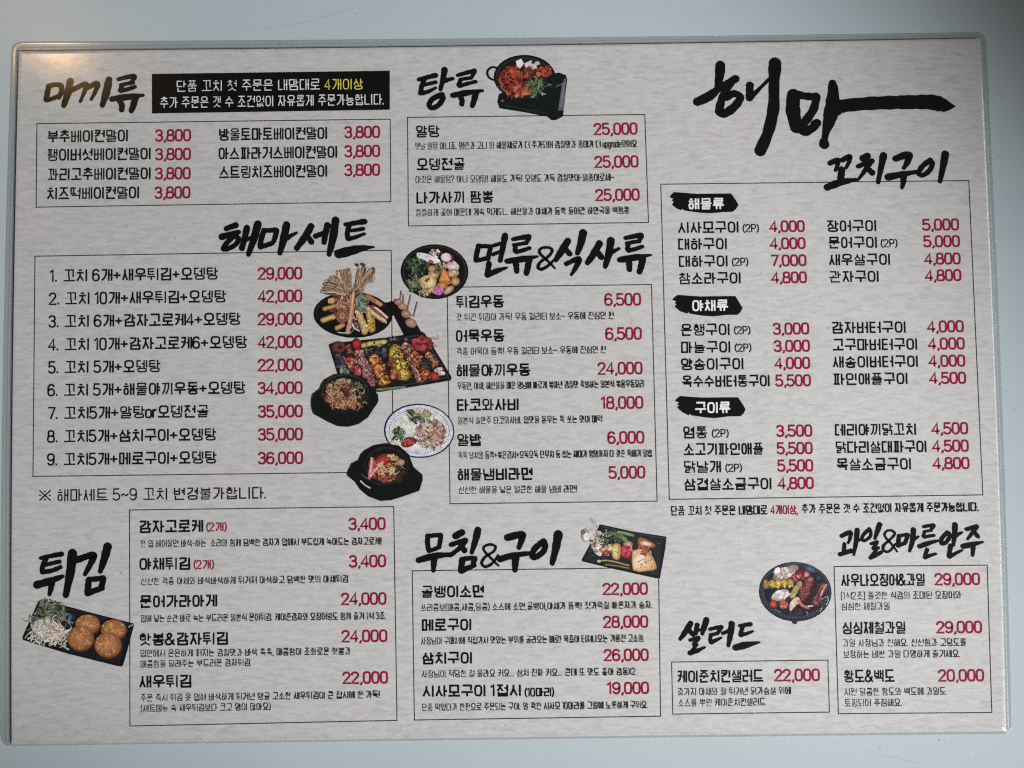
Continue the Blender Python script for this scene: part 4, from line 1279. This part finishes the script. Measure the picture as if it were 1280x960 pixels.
d.blobs(16, [(70, 74, 82), (46, 48, 56), (95, 98, 100)], 140, 630, 50, 70, 10, 26)
d.gel((90, 44, 38), (165, 90, 68), 130, 508, 60, 48); d.el((70, 38, 34), 138, 508, 26, 20); d.skewer(205, 495, 235, 560, 3, 52, [(160, 85, 62), (130, 62, 50)])
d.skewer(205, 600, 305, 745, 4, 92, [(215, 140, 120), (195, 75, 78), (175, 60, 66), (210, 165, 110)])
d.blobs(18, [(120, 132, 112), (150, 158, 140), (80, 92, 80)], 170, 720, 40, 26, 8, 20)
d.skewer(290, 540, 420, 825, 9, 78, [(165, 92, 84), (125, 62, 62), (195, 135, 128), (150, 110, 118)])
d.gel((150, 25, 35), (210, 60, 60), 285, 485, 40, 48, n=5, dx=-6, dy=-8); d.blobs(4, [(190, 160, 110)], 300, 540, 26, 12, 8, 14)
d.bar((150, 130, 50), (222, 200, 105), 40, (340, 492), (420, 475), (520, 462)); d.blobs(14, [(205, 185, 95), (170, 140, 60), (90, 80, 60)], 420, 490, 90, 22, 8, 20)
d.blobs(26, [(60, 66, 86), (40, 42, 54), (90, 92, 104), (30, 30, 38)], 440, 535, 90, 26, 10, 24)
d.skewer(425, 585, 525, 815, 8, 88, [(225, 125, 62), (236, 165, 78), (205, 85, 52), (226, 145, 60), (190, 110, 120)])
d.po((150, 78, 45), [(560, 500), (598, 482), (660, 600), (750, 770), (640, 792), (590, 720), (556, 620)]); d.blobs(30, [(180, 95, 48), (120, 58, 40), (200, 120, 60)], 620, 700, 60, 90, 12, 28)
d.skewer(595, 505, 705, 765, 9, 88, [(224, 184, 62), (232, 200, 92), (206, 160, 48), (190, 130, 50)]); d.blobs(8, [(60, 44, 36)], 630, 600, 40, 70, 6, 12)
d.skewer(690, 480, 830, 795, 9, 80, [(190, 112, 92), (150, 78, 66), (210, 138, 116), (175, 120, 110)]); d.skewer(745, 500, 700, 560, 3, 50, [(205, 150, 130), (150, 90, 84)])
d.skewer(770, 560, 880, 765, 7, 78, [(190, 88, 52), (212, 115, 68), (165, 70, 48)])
d.blobs(60, [(140, 40, 46), (160, 52, 56), (112, 30, 40), (180, 70, 66)], 845, 480, 78, 58, 12, 30); d.strands(10, [(170, 70, 66), (120, 80, 70)], 920, 480, 50, 50, 24, 60, 6)
d.skewer(880, 560, 955, 660, 4, 64, [(205, 115, 84), (160, 80, 62), (190, 130, 115)]); d.blobs(16, [(44, 42, 44), (70, 66, 64)], 865, 650, 50, 36, 10, 24)
d.gel((140, 36, 34), (210, 70, 58), 942, 756, 44, 34, 30); d.blobs(14, [(205, 175, 175), (150, 120, 125), (220, 205, 200)], 985, 720, 40, 30, 8, 20)
d.bar((60, 76, 50), (130, 148, 104), 22, (455, 868), (570, 858), (690, 846)); d.li((80, 98, 66), 14, (470, 880), (640, 862)); d.blobs(16, [(70, 70, 76), (110, 100, 96)], 660, 440, 130, 12, 6, 14)
d.done('set', 'black square plate crowded with grilled skewers and a small shrimp tray behind')

# noodle soup bowl
d = Dish('soup', 4)
d.el((26, 29, 30), 580, 478, 506, 411); d.el((52, 54, 55), 580, 470, 478, 382); d.el((28, 31, 32), 578, 474, 466, 372); d.el((22, 25, 25), 572, 480, 430, 340)
d.li((62, 64, 66), 9, (880, 180), (1000, 300), (1040, 440)); d.li((58, 60, 60), 8, (150, 330), (110, 460), (150, 600))
d.blobs(50, [(60, 54, 44), (44, 44, 38), (82, 72, 54)], 560, 520, 330, 270, 16, 50)
d.leaves(120, [(48, 72, 52), (78, 104, 74), (34, 50, 38), (96, 122, 90), (28, 38, 32)], 330, 390, 150, 130, 20, 60); d.leaves(90, [(60, 74, 54), (36, 46, 38), (110, 120, 90), (135, 128, 88)], 290, 650, 105, 130, 18, 50)
d.strands(30, [(150, 140, 90), (110, 112, 80)], 270, 640, 80, 70, 30, 80, 9)
d.blobs(30, [(205, 190, 175), (120, 80, 62), (230, 225, 215), (90, 56, 46)], 590, 195, 90, 36, 12, 32)
d.po((224, 224, 221), [(312, 202), (360, 192), (450, 206), (540, 245), (640, 290), (665, 330), (600, 352), (520, 345), (440, 308), (370, 270), (320, 245)], 3)
d.blobs(20, [(240, 240, 238), (196, 196, 194), (210, 190, 190)], 470, 265, 150, 40, 10, 30); d.gel((160, 45, 62), (215, 110, 116), 528, 325, 42, 24, 20, n=4); d.blobs(6, [(90, 92, 90)], 350, 222, 30, 14, 6, 12)
d.el((158, 34, 72), 768, 268, 90, 76, 8); d.gel((212, 186, 198), (234, 220, 224), 750, 262, 76, 64, 8); d.el((150, 36, 70), 818, 322, 30, 22, -30)
d.gel((196, 160, 168), (232, 214, 214), 852, 398, 98, 66, 14); d.po((228, 212, 216), [(850, 300), (900, 340), (955, 400), (880, 380)])
d.blobs(40, [(122, 112, 72), (84, 78, 52), (160, 148, 100), (60, 58, 42)], 655, 410, 66, 72, 10, 30); d.strands(16, [(190, 170, 120), (90, 84, 60)], 700, 400, 70, 70, 50, 110, 11, ang=1.1)
d.gel((160, 112, 80), (226, 190, 155), 560, 520, 82, 74, 20); d.el((120, 70, 52), 585, 490, 26, 18, 30); d.gel((150, 110, 70), (200, 165, 110), 540, 430, 60, 50)
d.po((200, 160, 98), [(360, 600), (400, 555), (480, 530), (560, 560), (606, 612), (590, 690), (550, 770), (500, 790), (440, 740), (385, 690)], 3); d.po((220, 190, 130), [(400, 610), (470, 570), (560, 610), (570, 680), (520, 740), (440, 690)], 3); d.el((110, 74, 48), 470, 600, 44, 24, -40, 0.1); d.li((228, 205, 160), 20, (520, 560), (540, 620), (500, 700))
d.gel((160, 110, 75), (228, 185, 140), 852, 500, 96, 66, -10); d.blobs(14, [(228, 200, 170), (180, 120, 90)], 850, 500, 80, 50, 10, 24)
d.po((196, 112, 48), [(700, 446), (748, 452), (836, 642), (790, 672), (640, 620)]); d.po((222, 142, 72), [(706, 462), (742, 466), (800, 618), (668, 606)])
d.gel((160, 108, 60), (230, 182, 116), 888, 622, 68, 66); d.gel((170, 125, 85), (228, 202, 165), 790, 752, 92, 46, -35); d.gel((170, 100, 45), (226, 155, 92), 690, 686, 84, 52)
for t in range(9):
    d.el((206, 70, 160) if t % 2 else (222, 110, 182), 635 + 46 * math.cos(t * 0.7), 762 + 40 * math.sin(t * 0.7), 30, 26, t * 40, 0.1)
d.gel((200, 70, 150), (232, 140, 198), 635, 762, 40, 34)
d.strands(46, [(196, 165, 115), (120, 92, 62), (222, 200, 150), (70, 52, 42)], 460, 775, 90, 50, 40, 90, 10)
d.done('noodle', 'black bowl of noodle soup with greens, pink fish cake and radish slices')

# hotpot in a black pot
d = Dish('hotpot', 5, 0.27)
d.po((29, 31, 30), [(62, 520), (66, 470), (85, 402), (190, 322), (215, 250), (262, 188), (400, 110), (600, 88), (780, 118), (900, 215), (1000, 328), (1050, 400), (1060, 480), (1050, 520), (980, 620), (900, 742), (760, 842), (600, 886), (440, 872), (280, 800), (180, 742), (96, 700), (68, 610)])
d.el((52, 54, 52), 562, 362, 352, 272); d.el((34, 35, 34), 562, 372, 340, 262); d.gel((52, 40, 36), (110, 70, 50), 560, 396, 312, 236)
d.blobs(110, [(150, 98, 62), (120, 72, 50), (172, 125, 80), (92, 56, 46), (135, 80, 62)], 560, 420, 270, 190, 14, 44)
d.bar((140, 100, 58), (200, 158, 98), 62, (325, 260), (320, 360), (370, 480), (460, 590)); d.blobs(16, [(195, 165, 120), (150, 120, 90)], 520, 210, 110, 40, 16, 40)
d.strands(130, [(190, 140, 90), (165, 100, 72), (138, 80, 60), (205, 165, 118), (110, 56, 52)], 480, 420, 180, 170, 60, 150, 11, 1.1); d.strands(50, [(180, 115, 80), (150, 85, 62), (205, 150, 110)], 650, 540, 190, 70, 50, 120, 11, 0.9)
d.blobs(34, [(110, 44, 52), (130, 55, 58), (88, 36, 46)], 590, 350, 82, 74, 12, 34); d.blobs(10, [(112, 62, 82)], 570, 460, 40, 30, 10, 24)
d.leaves(60, [(58, 66, 44), (96, 98, 66), (40, 46, 34), (135, 128, 92)], 745, 320, 110, 90, 16, 44); d.strands(12, [(190, 185, 160), (150, 140, 110)], 730, 380, 80, 60, 50, 90, 11)
d.blobs(20, [(34, 34, 33), (48, 46, 42)], 800, 440, 60, 120, 14, 36)
d.el((30, 32, 31), 560, 690, 300, 60); d.li((48, 50, 48), 9, (330, 620), (560, 664), (800, 612)); d.li((44, 46, 46), 8, (430, 852), (600, 866), (760, 820))
d.done('set', 'black two eared pot of brown noodle hotpot')

# blue rimmed plate and the small black pot in front of it
d = Dish('blueplate', 6)
d.el((36, 40, 80), 704, 311, 312, 241, 2); d.el((206, 206, 214), 704, 310, 300, 229, 2); d.el((196, 196, 208), 704, 314, 286, 216, 2); d.el((214, 212, 214), 704, 314, 278, 208, 2)
for t in range(64):
    a = t * 2 * PI / 64
    d.el((92, 98, 145), 704 + 266 * math.cos(a), 312 + 198 * math.sin(a), 8, 5, math.degrees(a) + 90, 0.1, 8, 0.1)
    d.el((120, 124, 162), 704 + 246 * math.cos(a + 0.05), 312 + 180 * math.sin(a + 0.05), 5, 4, 0, 0.1, 7, 0.1)
d.el((216, 214, 213), 700, 318, 232, 166, 2)
d.el((206, 203, 190), 582, 284, 122, 116, 0, 0.04); d.blobs(150, [(226, 224, 214), (212, 208, 196), (236, 235, 228), (198, 194, 180)], 580, 280, 112, 104, 5, 15)
d.po((70, 86, 60), [(585, 125), (640, 116), (700, 160), (790, 212), (740, 244), (690, 214), (630, 180)]); d.strands(30, [(120, 136, 100), (60, 76, 52), (160, 170, 135), (44, 54, 44)], 680, 178, 90, 40, 40, 90, 10, 0.3, ang=0.6)
d.gel((130, 146, 70), (180, 190, 105), 772, 160, 42, 34, 20); d.blobs(14, [(215, 190, 165), (200, 150, 120)], 715, 132, 44, 20, 8, 18)
d.el((150, 115, 102), 815, 335, 126, 118, 0, 0.06); d.blobs(220, [(165, 125, 110), (140, 95, 82), (190, 155, 140), (112, 74, 64), (205, 175, 160)], 810, 340, 130, 126, 7, 22); d.strands(60, [(195, 160, 145), (120, 80, 70), (215, 190, 175)], 800, 350, 130, 120, 24, 60, 7)
d.leaves(60, [(48, 76, 48), (84, 110, 74), (34, 50, 36), (130, 148, 110)], 522, 340, 52, 56, 10, 26); d.blobs(8, [(205, 190, 150)], 490, 410, 50, 20, 8, 18)
d.gel((120, 34, 36), (185, 62, 56), 610, 412, 70, 42, -20); d.blobs(16, [(215, 140, 130), (150, 44, 44), (200, 90, 80)], 605, 420, 58, 32, 6, 16)
d.po((27, 29, 29), [(64, 690), (108, 602), (165, 575), (188, 520), (225, 485), (310, 440), (420, 424), (530, 445), (612, 520), (652, 630), (732, 700), (732, 752), (702, 842), (560, 892), (450, 926), (360, 932), (250, 892), (180, 832), (140, 770), (70, 712)])
d.el((44, 46, 46), 412, 625, 196, 172); d.el((30, 31, 31), 412, 632, 188, 164); d.gel((50, 36, 34), (110, 66, 52), 410, 642, 172, 128)
d.blobs(90, [(140, 80, 55), (110, 54, 44), (165, 110, 72), (80, 48, 42), (190, 140, 90)], 410, 640, 155, 112, 8, 28); d.blobs(26, [(56, 44, 42), (72, 52, 46)], 510, 690, 60, 60, 10, 26)
d.gel((150, 28, 36), (205, 58, 58), 378, 572, 66, 48, -20); d.blobs(20, [(180, 40, 44), (200, 70, 62)], 320, 630, 50, 60, 8, 22); d.blobs(16, [(200, 150, 75), (215, 175, 110)], 465, 548, 60, 24, 8, 18); d.gel((150, 110, 90), (215, 180, 150), 540, 590, 36, 28)
d.bar((180, 60, 70), (232, 180, 175), 32, (284, 558), (274, 640), (262, 725)); d.bar((180, 60, 70), (232, 180, 175), 34, (378, 590), (330, 640), (270, 712))
d.strands(20, [(225, 190, 140), (205, 150, 100)], 415, 645, 60, 34, 40, 90, 7, 0.8); d.blobs(16, [(190, 110, 80), (150, 70, 56)], 410, 735, 60, 26, 8, 20)
d.li((190, 192, 190), 12, (185, 756), (222, 790), (265, 816)); d.li((92, 94, 94), 9, (195, 698), (228, 725), (270, 745)); d.li((50, 52, 52), 8, (300, 770), (410, 782), (540, 760))
d.done('set', 'blue rimmed white plate of rice with a small black pot of red soup in front')

# grilled fish plate
d = Dish('grillplate', 7)
d.li((176, 160, 150), 7, (205, 80), (245, 160), (285, 215)); d.li((186, 172, 164), 6, (235, 90), (270, 160), (300, 205)); d.li((190, 176, 168), 6, (190, 70), (215, 130), (250, 190))
d.po((32, 35, 36), [(320, 170), (350, 172), (760, 262), (1205, 332), (1190, 480), (1115, 886), (1060, 884), (500, 760), (85, 660), (82, 632), (200, 420)])
d.po((58, 61, 61), [(335, 186), (760, 276), (1190, 346), (1180, 400), (1172, 360), (760, 290), (340, 200)]); d.po((42, 46, 46), [(340, 215), (760, 300), (1160, 372), (1085, 850), (500, 728), (120, 640), (230, 430)])
d.gel((150, 140, 135), (215, 206, 202), 128, 312, 56, 86); d.el((120, 110, 108), 100, 270, 34, 30, 0, 0.1); d.el((222, 216, 212), 140, 330, 40, 50)
d.po((206, 190, 178), [(180, 250), (250, 244), (330, 262), (372, 350), (352, 440), (340, 580), (270, 565), (215, 470), (190, 380)], 3)
d.blobs(60, [(222, 208, 198), (180, 160, 148), (232, 224, 218), (110, 84, 76), (150, 122, 108)], 275, 390, 70, 140, 8, 26); d.strands(24, [(110, 80, 70), (235, 226, 220), (160, 130, 118)], 270, 340, 80, 100, 30, 90, 8, ang=1.3)
d.leaves(110, [(44, 58, 46), (74, 90, 66), (30, 40, 34), (112, 120, 92), (90, 92, 78)], 450, 360, 130, 110, 12, 40); d.blobs(14, [(205, 195, 180), (150, 140, 120)], 400, 320, 60, 80, 6, 14)
d.bar((60, 82, 46), (130, 155, 100), 44, (560, 268), (650, 285), (760, 315)); d.bar((56, 82, 46), (122, 150, 92), 66, (575, 310), (620, 345), (660, 370)); d.li((150, 165, 120), 10, (560, 262), (660, 276), (750, 305))
d.blobs(40, [(175, 110, 84), (140, 64, 52), (205, 160, 130), (120, 90, 60)], 400, 520, 60, 70, 10, 30); d.gel((130, 50, 44), (190, 100, 80), 395, 545, 44, 38); d.blobs(14, [(215, 195, 165), (185, 150, 105)], 440, 480, 30, 50, 10, 24)
d.po((176, 136, 70), [(482, 450), (535, 418), (592, 450), (588, 600), (540, 638), (478, 592)], 3); d.po((222, 188, 112), [(500, 460), (540, 440), (556, 470), (548, 610), (500, 590)], 3); d.blobs(14, [(232, 205, 140), (190, 150, 80)], 525, 530, 30, 70, 8, 18)
d.gel((140, 105, 80), (210, 184, 155), 690, 432, 66, 46); d.po((168, 34, 52), [(598, 470), (660, 455), (724, 462), (742, 560), (696, 614), (606, 585)], 3); d.po((205, 66, 78), [(612, 484), (650, 475), (652, 570), (614, 570)], 3); d.blobs(10, [(215, 110, 110), (150, 28, 46)], 670, 530, 50, 50, 8, 18); d.bar((150, 110, 84), (205, 170, 140), 20, (730, 440), (745, 520))
d.po((150, 92, 56), [(824, 360), (845, 340), (900, 350), (1034, 418), (1044, 470), (930, 480), (840, 462)], 3); d.gel((200, 150, 115), (232, 212, 196), 930, 424, 80, 34, 12); d.blobs(20, [(120, 52, 44), (180, 96, 70)], 900, 480, 80, 28, 8, 22)
d.po((190, 134, 82), [(748, 535), (800, 505), (860, 490), (960, 540), (1020, 600), (1072, 752), (935, 788), (758, 778)], 2); d.po((218, 172, 122), [(765, 550), (860, 510), (980, 600), (1040, 735), (930, 768), (775, 760)], 3); d.gel((222, 190, 155), (234, 224, 212), 858, 655, 90, 96, 20)
d.blobs(40, [(226, 184, 130), (180, 118, 70), (205, 150, 96)], 930, 690, 110, 70, 6, 18); d.blobs(22, [(160, 80, 66), (140, 56, 50), (190, 120, 90)], 930, 545, 80, 34, 10, 24)
d.bar((110, 84, 50), (185, 160, 110), 26, (290, 656), (440, 648), (700, 712)); d.bar((96, 72, 44), (165, 138, 92), 20, (390, 700), (560, 720), (695, 748)); d.el((196, 190, 175), 305, 655, 24, 18)
d.li((90, 92, 90), 7, (170, 530), (220, 505)); d.li((84, 86, 86), 7, (205, 590), (255, 570)); d.li((120, 116, 104), 6, (1070, 412), (1110, 422))
d.done('season', 'black rectangular plate of grilled fish, prawn and vegetables')

# fruit plate
d = Dish('fruitplate', 8)
d.el((34, 37, 42), 567, 882, 34, 24); d.el((36, 40, 50), 577, 478, 482, 396, 2); d.el((62, 68, 86), 577, 470, 464, 378, 2); d.el((38, 42, 52), 577, 478, 456, 370, 2); d.el((30, 32, 40), 574, 470, 410, 326, 2)
d.blobs(60, [(44, 46, 58), (26, 28, 34), (60, 64, 78)], 577, 480, 400, 320, 14, 44); d.gel((52, 58, 80), (100, 110, 145), 775, 172, 96, 48, 22, n=4)
for t in range(26):
    a = 0.2 + t * 0.12
    d.li((96, 104, 122), 6, (577 + 440 * math.cos(a), 478 + 356 * math.sin(a)), (577 + 415 * math.cos(a + 0.05), 478 + 330 * math.sin(a + 0.05)))
d.li((165, 176, 186), 11, (1006, 540), (1010, 600), (985, 650)); d.li((160, 170, 180), 10, (905, 740), (930, 690)); d.li((150, 160, 172), 8, (720, 740), (745, 775)); d.li((110, 130, 160), 12, (930, 580), (985, 540)); d.li((90, 110, 140), 12, (300, 710), (380, 750))
d.gel((130, 105, 105), (205, 182, 178), 450, 225, 185, 82, -24); d.blobs(26, [(196, 170, 165), (215, 198, 194), (165, 135, 134)], 440, 230, 150, 60, 16, 44)
for i, x in enumerate((190, 272, 355, 432, 512)):
    d.gel((120, 92, 34), (226, 196, 74) if i else (150, 128, 70), x, 378 - i * 6, 46, 62, 10); d.po((190, 158, 60), [(x - 34, 330), (x - 12, 318), (x + 6, 350), (x - 20, 372)]); d.el((70, 54, 34), x + 40, 418, 12, 30, 20)
d.blobs(20, [(236, 212, 104), (200, 164, 50)], 370, 390, 180, 40, 8, 22)
d.gel((84, 24, 36), (150, 54, 64), 640, 250, 72, 84, 20); d.gel((120, 30, 44), (205, 110, 112), 560, 290, 44, 54, -10); d.gel((150, 52, 58), (226, 160, 152), 726, 250, 48, 50); d.po((96, 24, 36), [(680, 170), (694, 176), (686, 280), (672, 276)]); d.blobs(12, [(170, 60, 70), (90, 26, 36), (215, 140, 140)], 610, 290, 80, 40, 8, 20)
for x, y in ((626, 382), (592, 428), (566, 476), (540, 520)):
    d.gel((140, 130, 66), (222, 210, 132), x, y, 50, 40, -50); d.el((96, 90, 60), x, y, 22, 14, -50, 0.1); d.el((222, 214, 150), x, y, 10, 6, -50)
d.gel((150, 128, 124), (230, 216, 212), 378, 524, 128, 70, -24); d.blobs(24, [(232, 220, 216), (205, 186, 182)], 380, 520, 100, 48, 12, 32)
d.gel((120, 40, 30), (215, 100, 78), 285, 640, 54, 56); d.gel((130, 44, 32), (222, 112, 88), 420, 645, 66, 66); d.el((110, 40, 32), 330, 640, 12, 46); d.po((200, 84, 62), [(360, 620), (410, 560), (440, 610), (400, 660)]); d.blobs(14, [(230, 150, 120), (190, 72, 54)], 420, 650, 50, 46, 6, 16)
d.li((52, 26, 28), 150, (800, 400), (720, 560)); d.bar((84, 34, 34), (140, 66, 58), 130, (762, 335), (700, 470), (672, 535)); d.gel((120, 62, 58), (196, 128, 118), 772, 316, 50, 34, -30); d.el((52, 28, 30), 820, 500, 54, 130, 25, 0.05)
d.bar((90, 40, 36), (150, 84, 72), 96, (950, 400), (890, 530), (850, 620)); d.bar((140, 92, 80), (212, 170, 156), 34, (985, 385), (950, 440), (910, 520)); d.li((100, 46, 42), 20, (930, 430), (860, 600)); d.blobs(30, [(160, 92, 80), (110, 54, 48)], 700, 450, 60, 110, 6, 18)
d.po((222, 180, 164), [(498, 650), (540, 580), (604, 545), (640, 590), (662, 650), (600, 640), (560, 690), (505, 735)], 3); d.bar((150, 62, 54), (208, 118, 98), 40, (620, 600), (670, 660), (745, 690)); d.li((222, 200, 186), 16, (745, 668), (805, 666)); d.blobs(12, [(110, 50, 44), (60, 34, 36)], 600, 710, 60, 26, 10, 24)
d.done('fruit', 'round dark plate of fruit, sausage and dried squid')

# croquette plate
d = Dish('croquette', 9)
d.po((28, 30, 33), [(195, 112), (215, 90), (262, 88), (720, 212), (1215, 338), (1212, 370), (1150, 600), (1098, 780), (1075, 796), (1030, 788), (500, 656), (34, 512), (30, 480), (120, 280)])
d.po((44, 46, 49), [(214, 112), (262, 104), (720, 226), (1196, 350), (1190, 362), (720, 240), (262, 118)]); d.po((36, 38, 42), [(225, 130), (720, 250), (1165, 368), (1060, 768), (500, 630), (60, 492)])
d.li((150, 150, 148), 13, (1160, 372), (1202, 350)); d.gel((32, 40, 56), (54, 66, 86), 545, 270, 60, 50, n=3); d.li((110, 122, 140), 10, (520, 280), (545, 262))
d.strands(150, [(72, 86, 62), (104, 118, 92), (46, 58, 44), (130, 140, 116), (60, 66, 58)], 330, 195, 150, 85, 30, 90, 12, 1.0); d.leaves(40, [(84, 100, 72), (50, 64, 46), (120, 132, 106)], 300, 190, 150, 90, 14, 40); d.strands(40, [(90, 104, 84), (60, 72, 56), (140, 148, 128)], 160, 320, 60, 60, 30, 80, 12)
d.strands(26, [(150, 142, 128), (110, 110, 104), (84, 82, 80)], 480, 290, 50, 60, 40, 90, 11)
d.el((196, 190, 174), 290, 395, 150, 95, 20, 0.06); d.strands(180, [(214, 208, 194), (226, 222, 212), (186, 178, 164), (200, 186, 170), (150, 136, 124)], 310, 420, 185, 105, 40, 110, 11, 0.8)
d.blobs(26, [(190, 130, 112), (205, 155, 135), (170, 110, 96)], 400, 395, 80, 50, 12, 32); d.strands(40, [(216, 190, 172), (190, 140, 122), (226, 214, 202)], 410, 450, 90, 80, 40, 100, 10)
d.strands(14, [(205, 200, 190), (160, 156, 148)], 430, 550, 110, 40, 30, 80, 10); d.li((196, 198, 196), 14, (455, 570), (520, 612)); d.gel((150, 140, 110), (222, 218, 200), 300, 310, 40, 60)
for cx, cy, rx, ry in ((725, 342, 132, 104), (650, 490, 140, 130), (1000, 398, 136, 106), (940, 562, 144, 132)):
    d.el((96, 56, 32), cx + 6, cy + 16, rx, ry); d.gel((150, 88, 48), (206, 140, 84), cx, cy, rx, ry, n=9, dx=-8, dy=-8, wob=0.006)
    d.blobs(90, [(212, 150, 94), (186, 120, 66), (200, 132, 78), (168, 102, 58)], cx - 6, cy - 6, rx * 0.85, ry * 0.85, 4, 14, 0.05); d.blobs(5, [(130, 78, 44)], cx, cy, rx * 0.6, ry * 0.6, 5, 12)
d.done('fried', 'black rectangular plate with four round croquettes and shredded salad')


# ------------------------------------------------------------------ specks printed or pressed into the paper
def specks(name, rgb, spots):
    mb = MB(0.40, 0.0)
    rnd = random.Random(11)
    for x, y, a, b in spots:
        mb.poly([(x + a / 2 * math.cos(2 * PI * i / 9) * rnd.uniform(0.6, 1.2), y + b / 2 * math.sin(2 * PI * i / 9) * rnd.uniform(0.6, 1.2)) for i in range(9)])
    mb.build(name, ink_material(name + '_colour', rgb), paper)
specks('dark_speck', (112, 104, 98), [(-141.13,63.7,0.7,0.5), (-97.45,87.18,0.5,0.4), (-146.19,70.39,0.3,0.25), (-185.44,-129.82,0.4,0.35), (-0.71,-144.58,0.35,0.7), (75.55,25.94,0.5,0.25), (-81.57,-78.5,0.4,0.2), (-163.55,-94.7,0.3,0.2), (99.81,-72.8,0.4,0.3), (139.6,21.79,0.4,0.9), (108.74,57.91,0.3,0.3)])
specks('red_stain', (168, 128, 124), [(-163.02,-79.26,0.7,1.3), (-162.34,-80.28,0.6,0.5)])

# ------------------------------------------------------------------ grime on the table: tiny marks nobody could count
HAIRS = [([(-103.15,155.76), (-88.47,158.11), (-74.48,161.54), (-62.57,165.35)], 0.055), ([(150.8,-156.95), (156.79,-159.33), (162.84,-160.07), (173.54,-162.84)], 0.06)]
def grime():
    mb = MB(0.02, 0.0)
    rnd = random.Random(5)
    for x, y, l, an in [(-96.26,149.44,1.6,80), (216.08,-6.1,0.9,10), (-63,162.32,0.5,0), (-28.04,149.46,0.4,0), (182.16,-153.16,1.2,20), (194.7,-161.59,0.8,-20), (187.54,-153.89,0.7,60), (-131.23,151.22,0.4,0), (219.22,-14.22,0.6,0), (157.07,-155.85,0.6,0)]:
        n = 9
        c, s = math.cos(math.radians(an)), math.sin(math.radians(an))
        pts = []
        for i in range(n):
            t = 2 * PI * i / n
            q = rnd.uniform(0.6, 1.1)
            a, b = l / 2 * math.cos(t) * q, min(l, 0.45) / 2 * math.sin(t) * q
            pts.append((x + a * c - b * s, y + a * s + b * c))
        mb.poly(pts)
    for pts, wd in HAIRS:
        q = smooth(pts, 6)
        mb.ribbon(q, [wd * rnd.uniform(0.5, 1.2) for _ in q])
    o = mb.build('table_grime', M['speck'], tabletop)
    return o
grime()
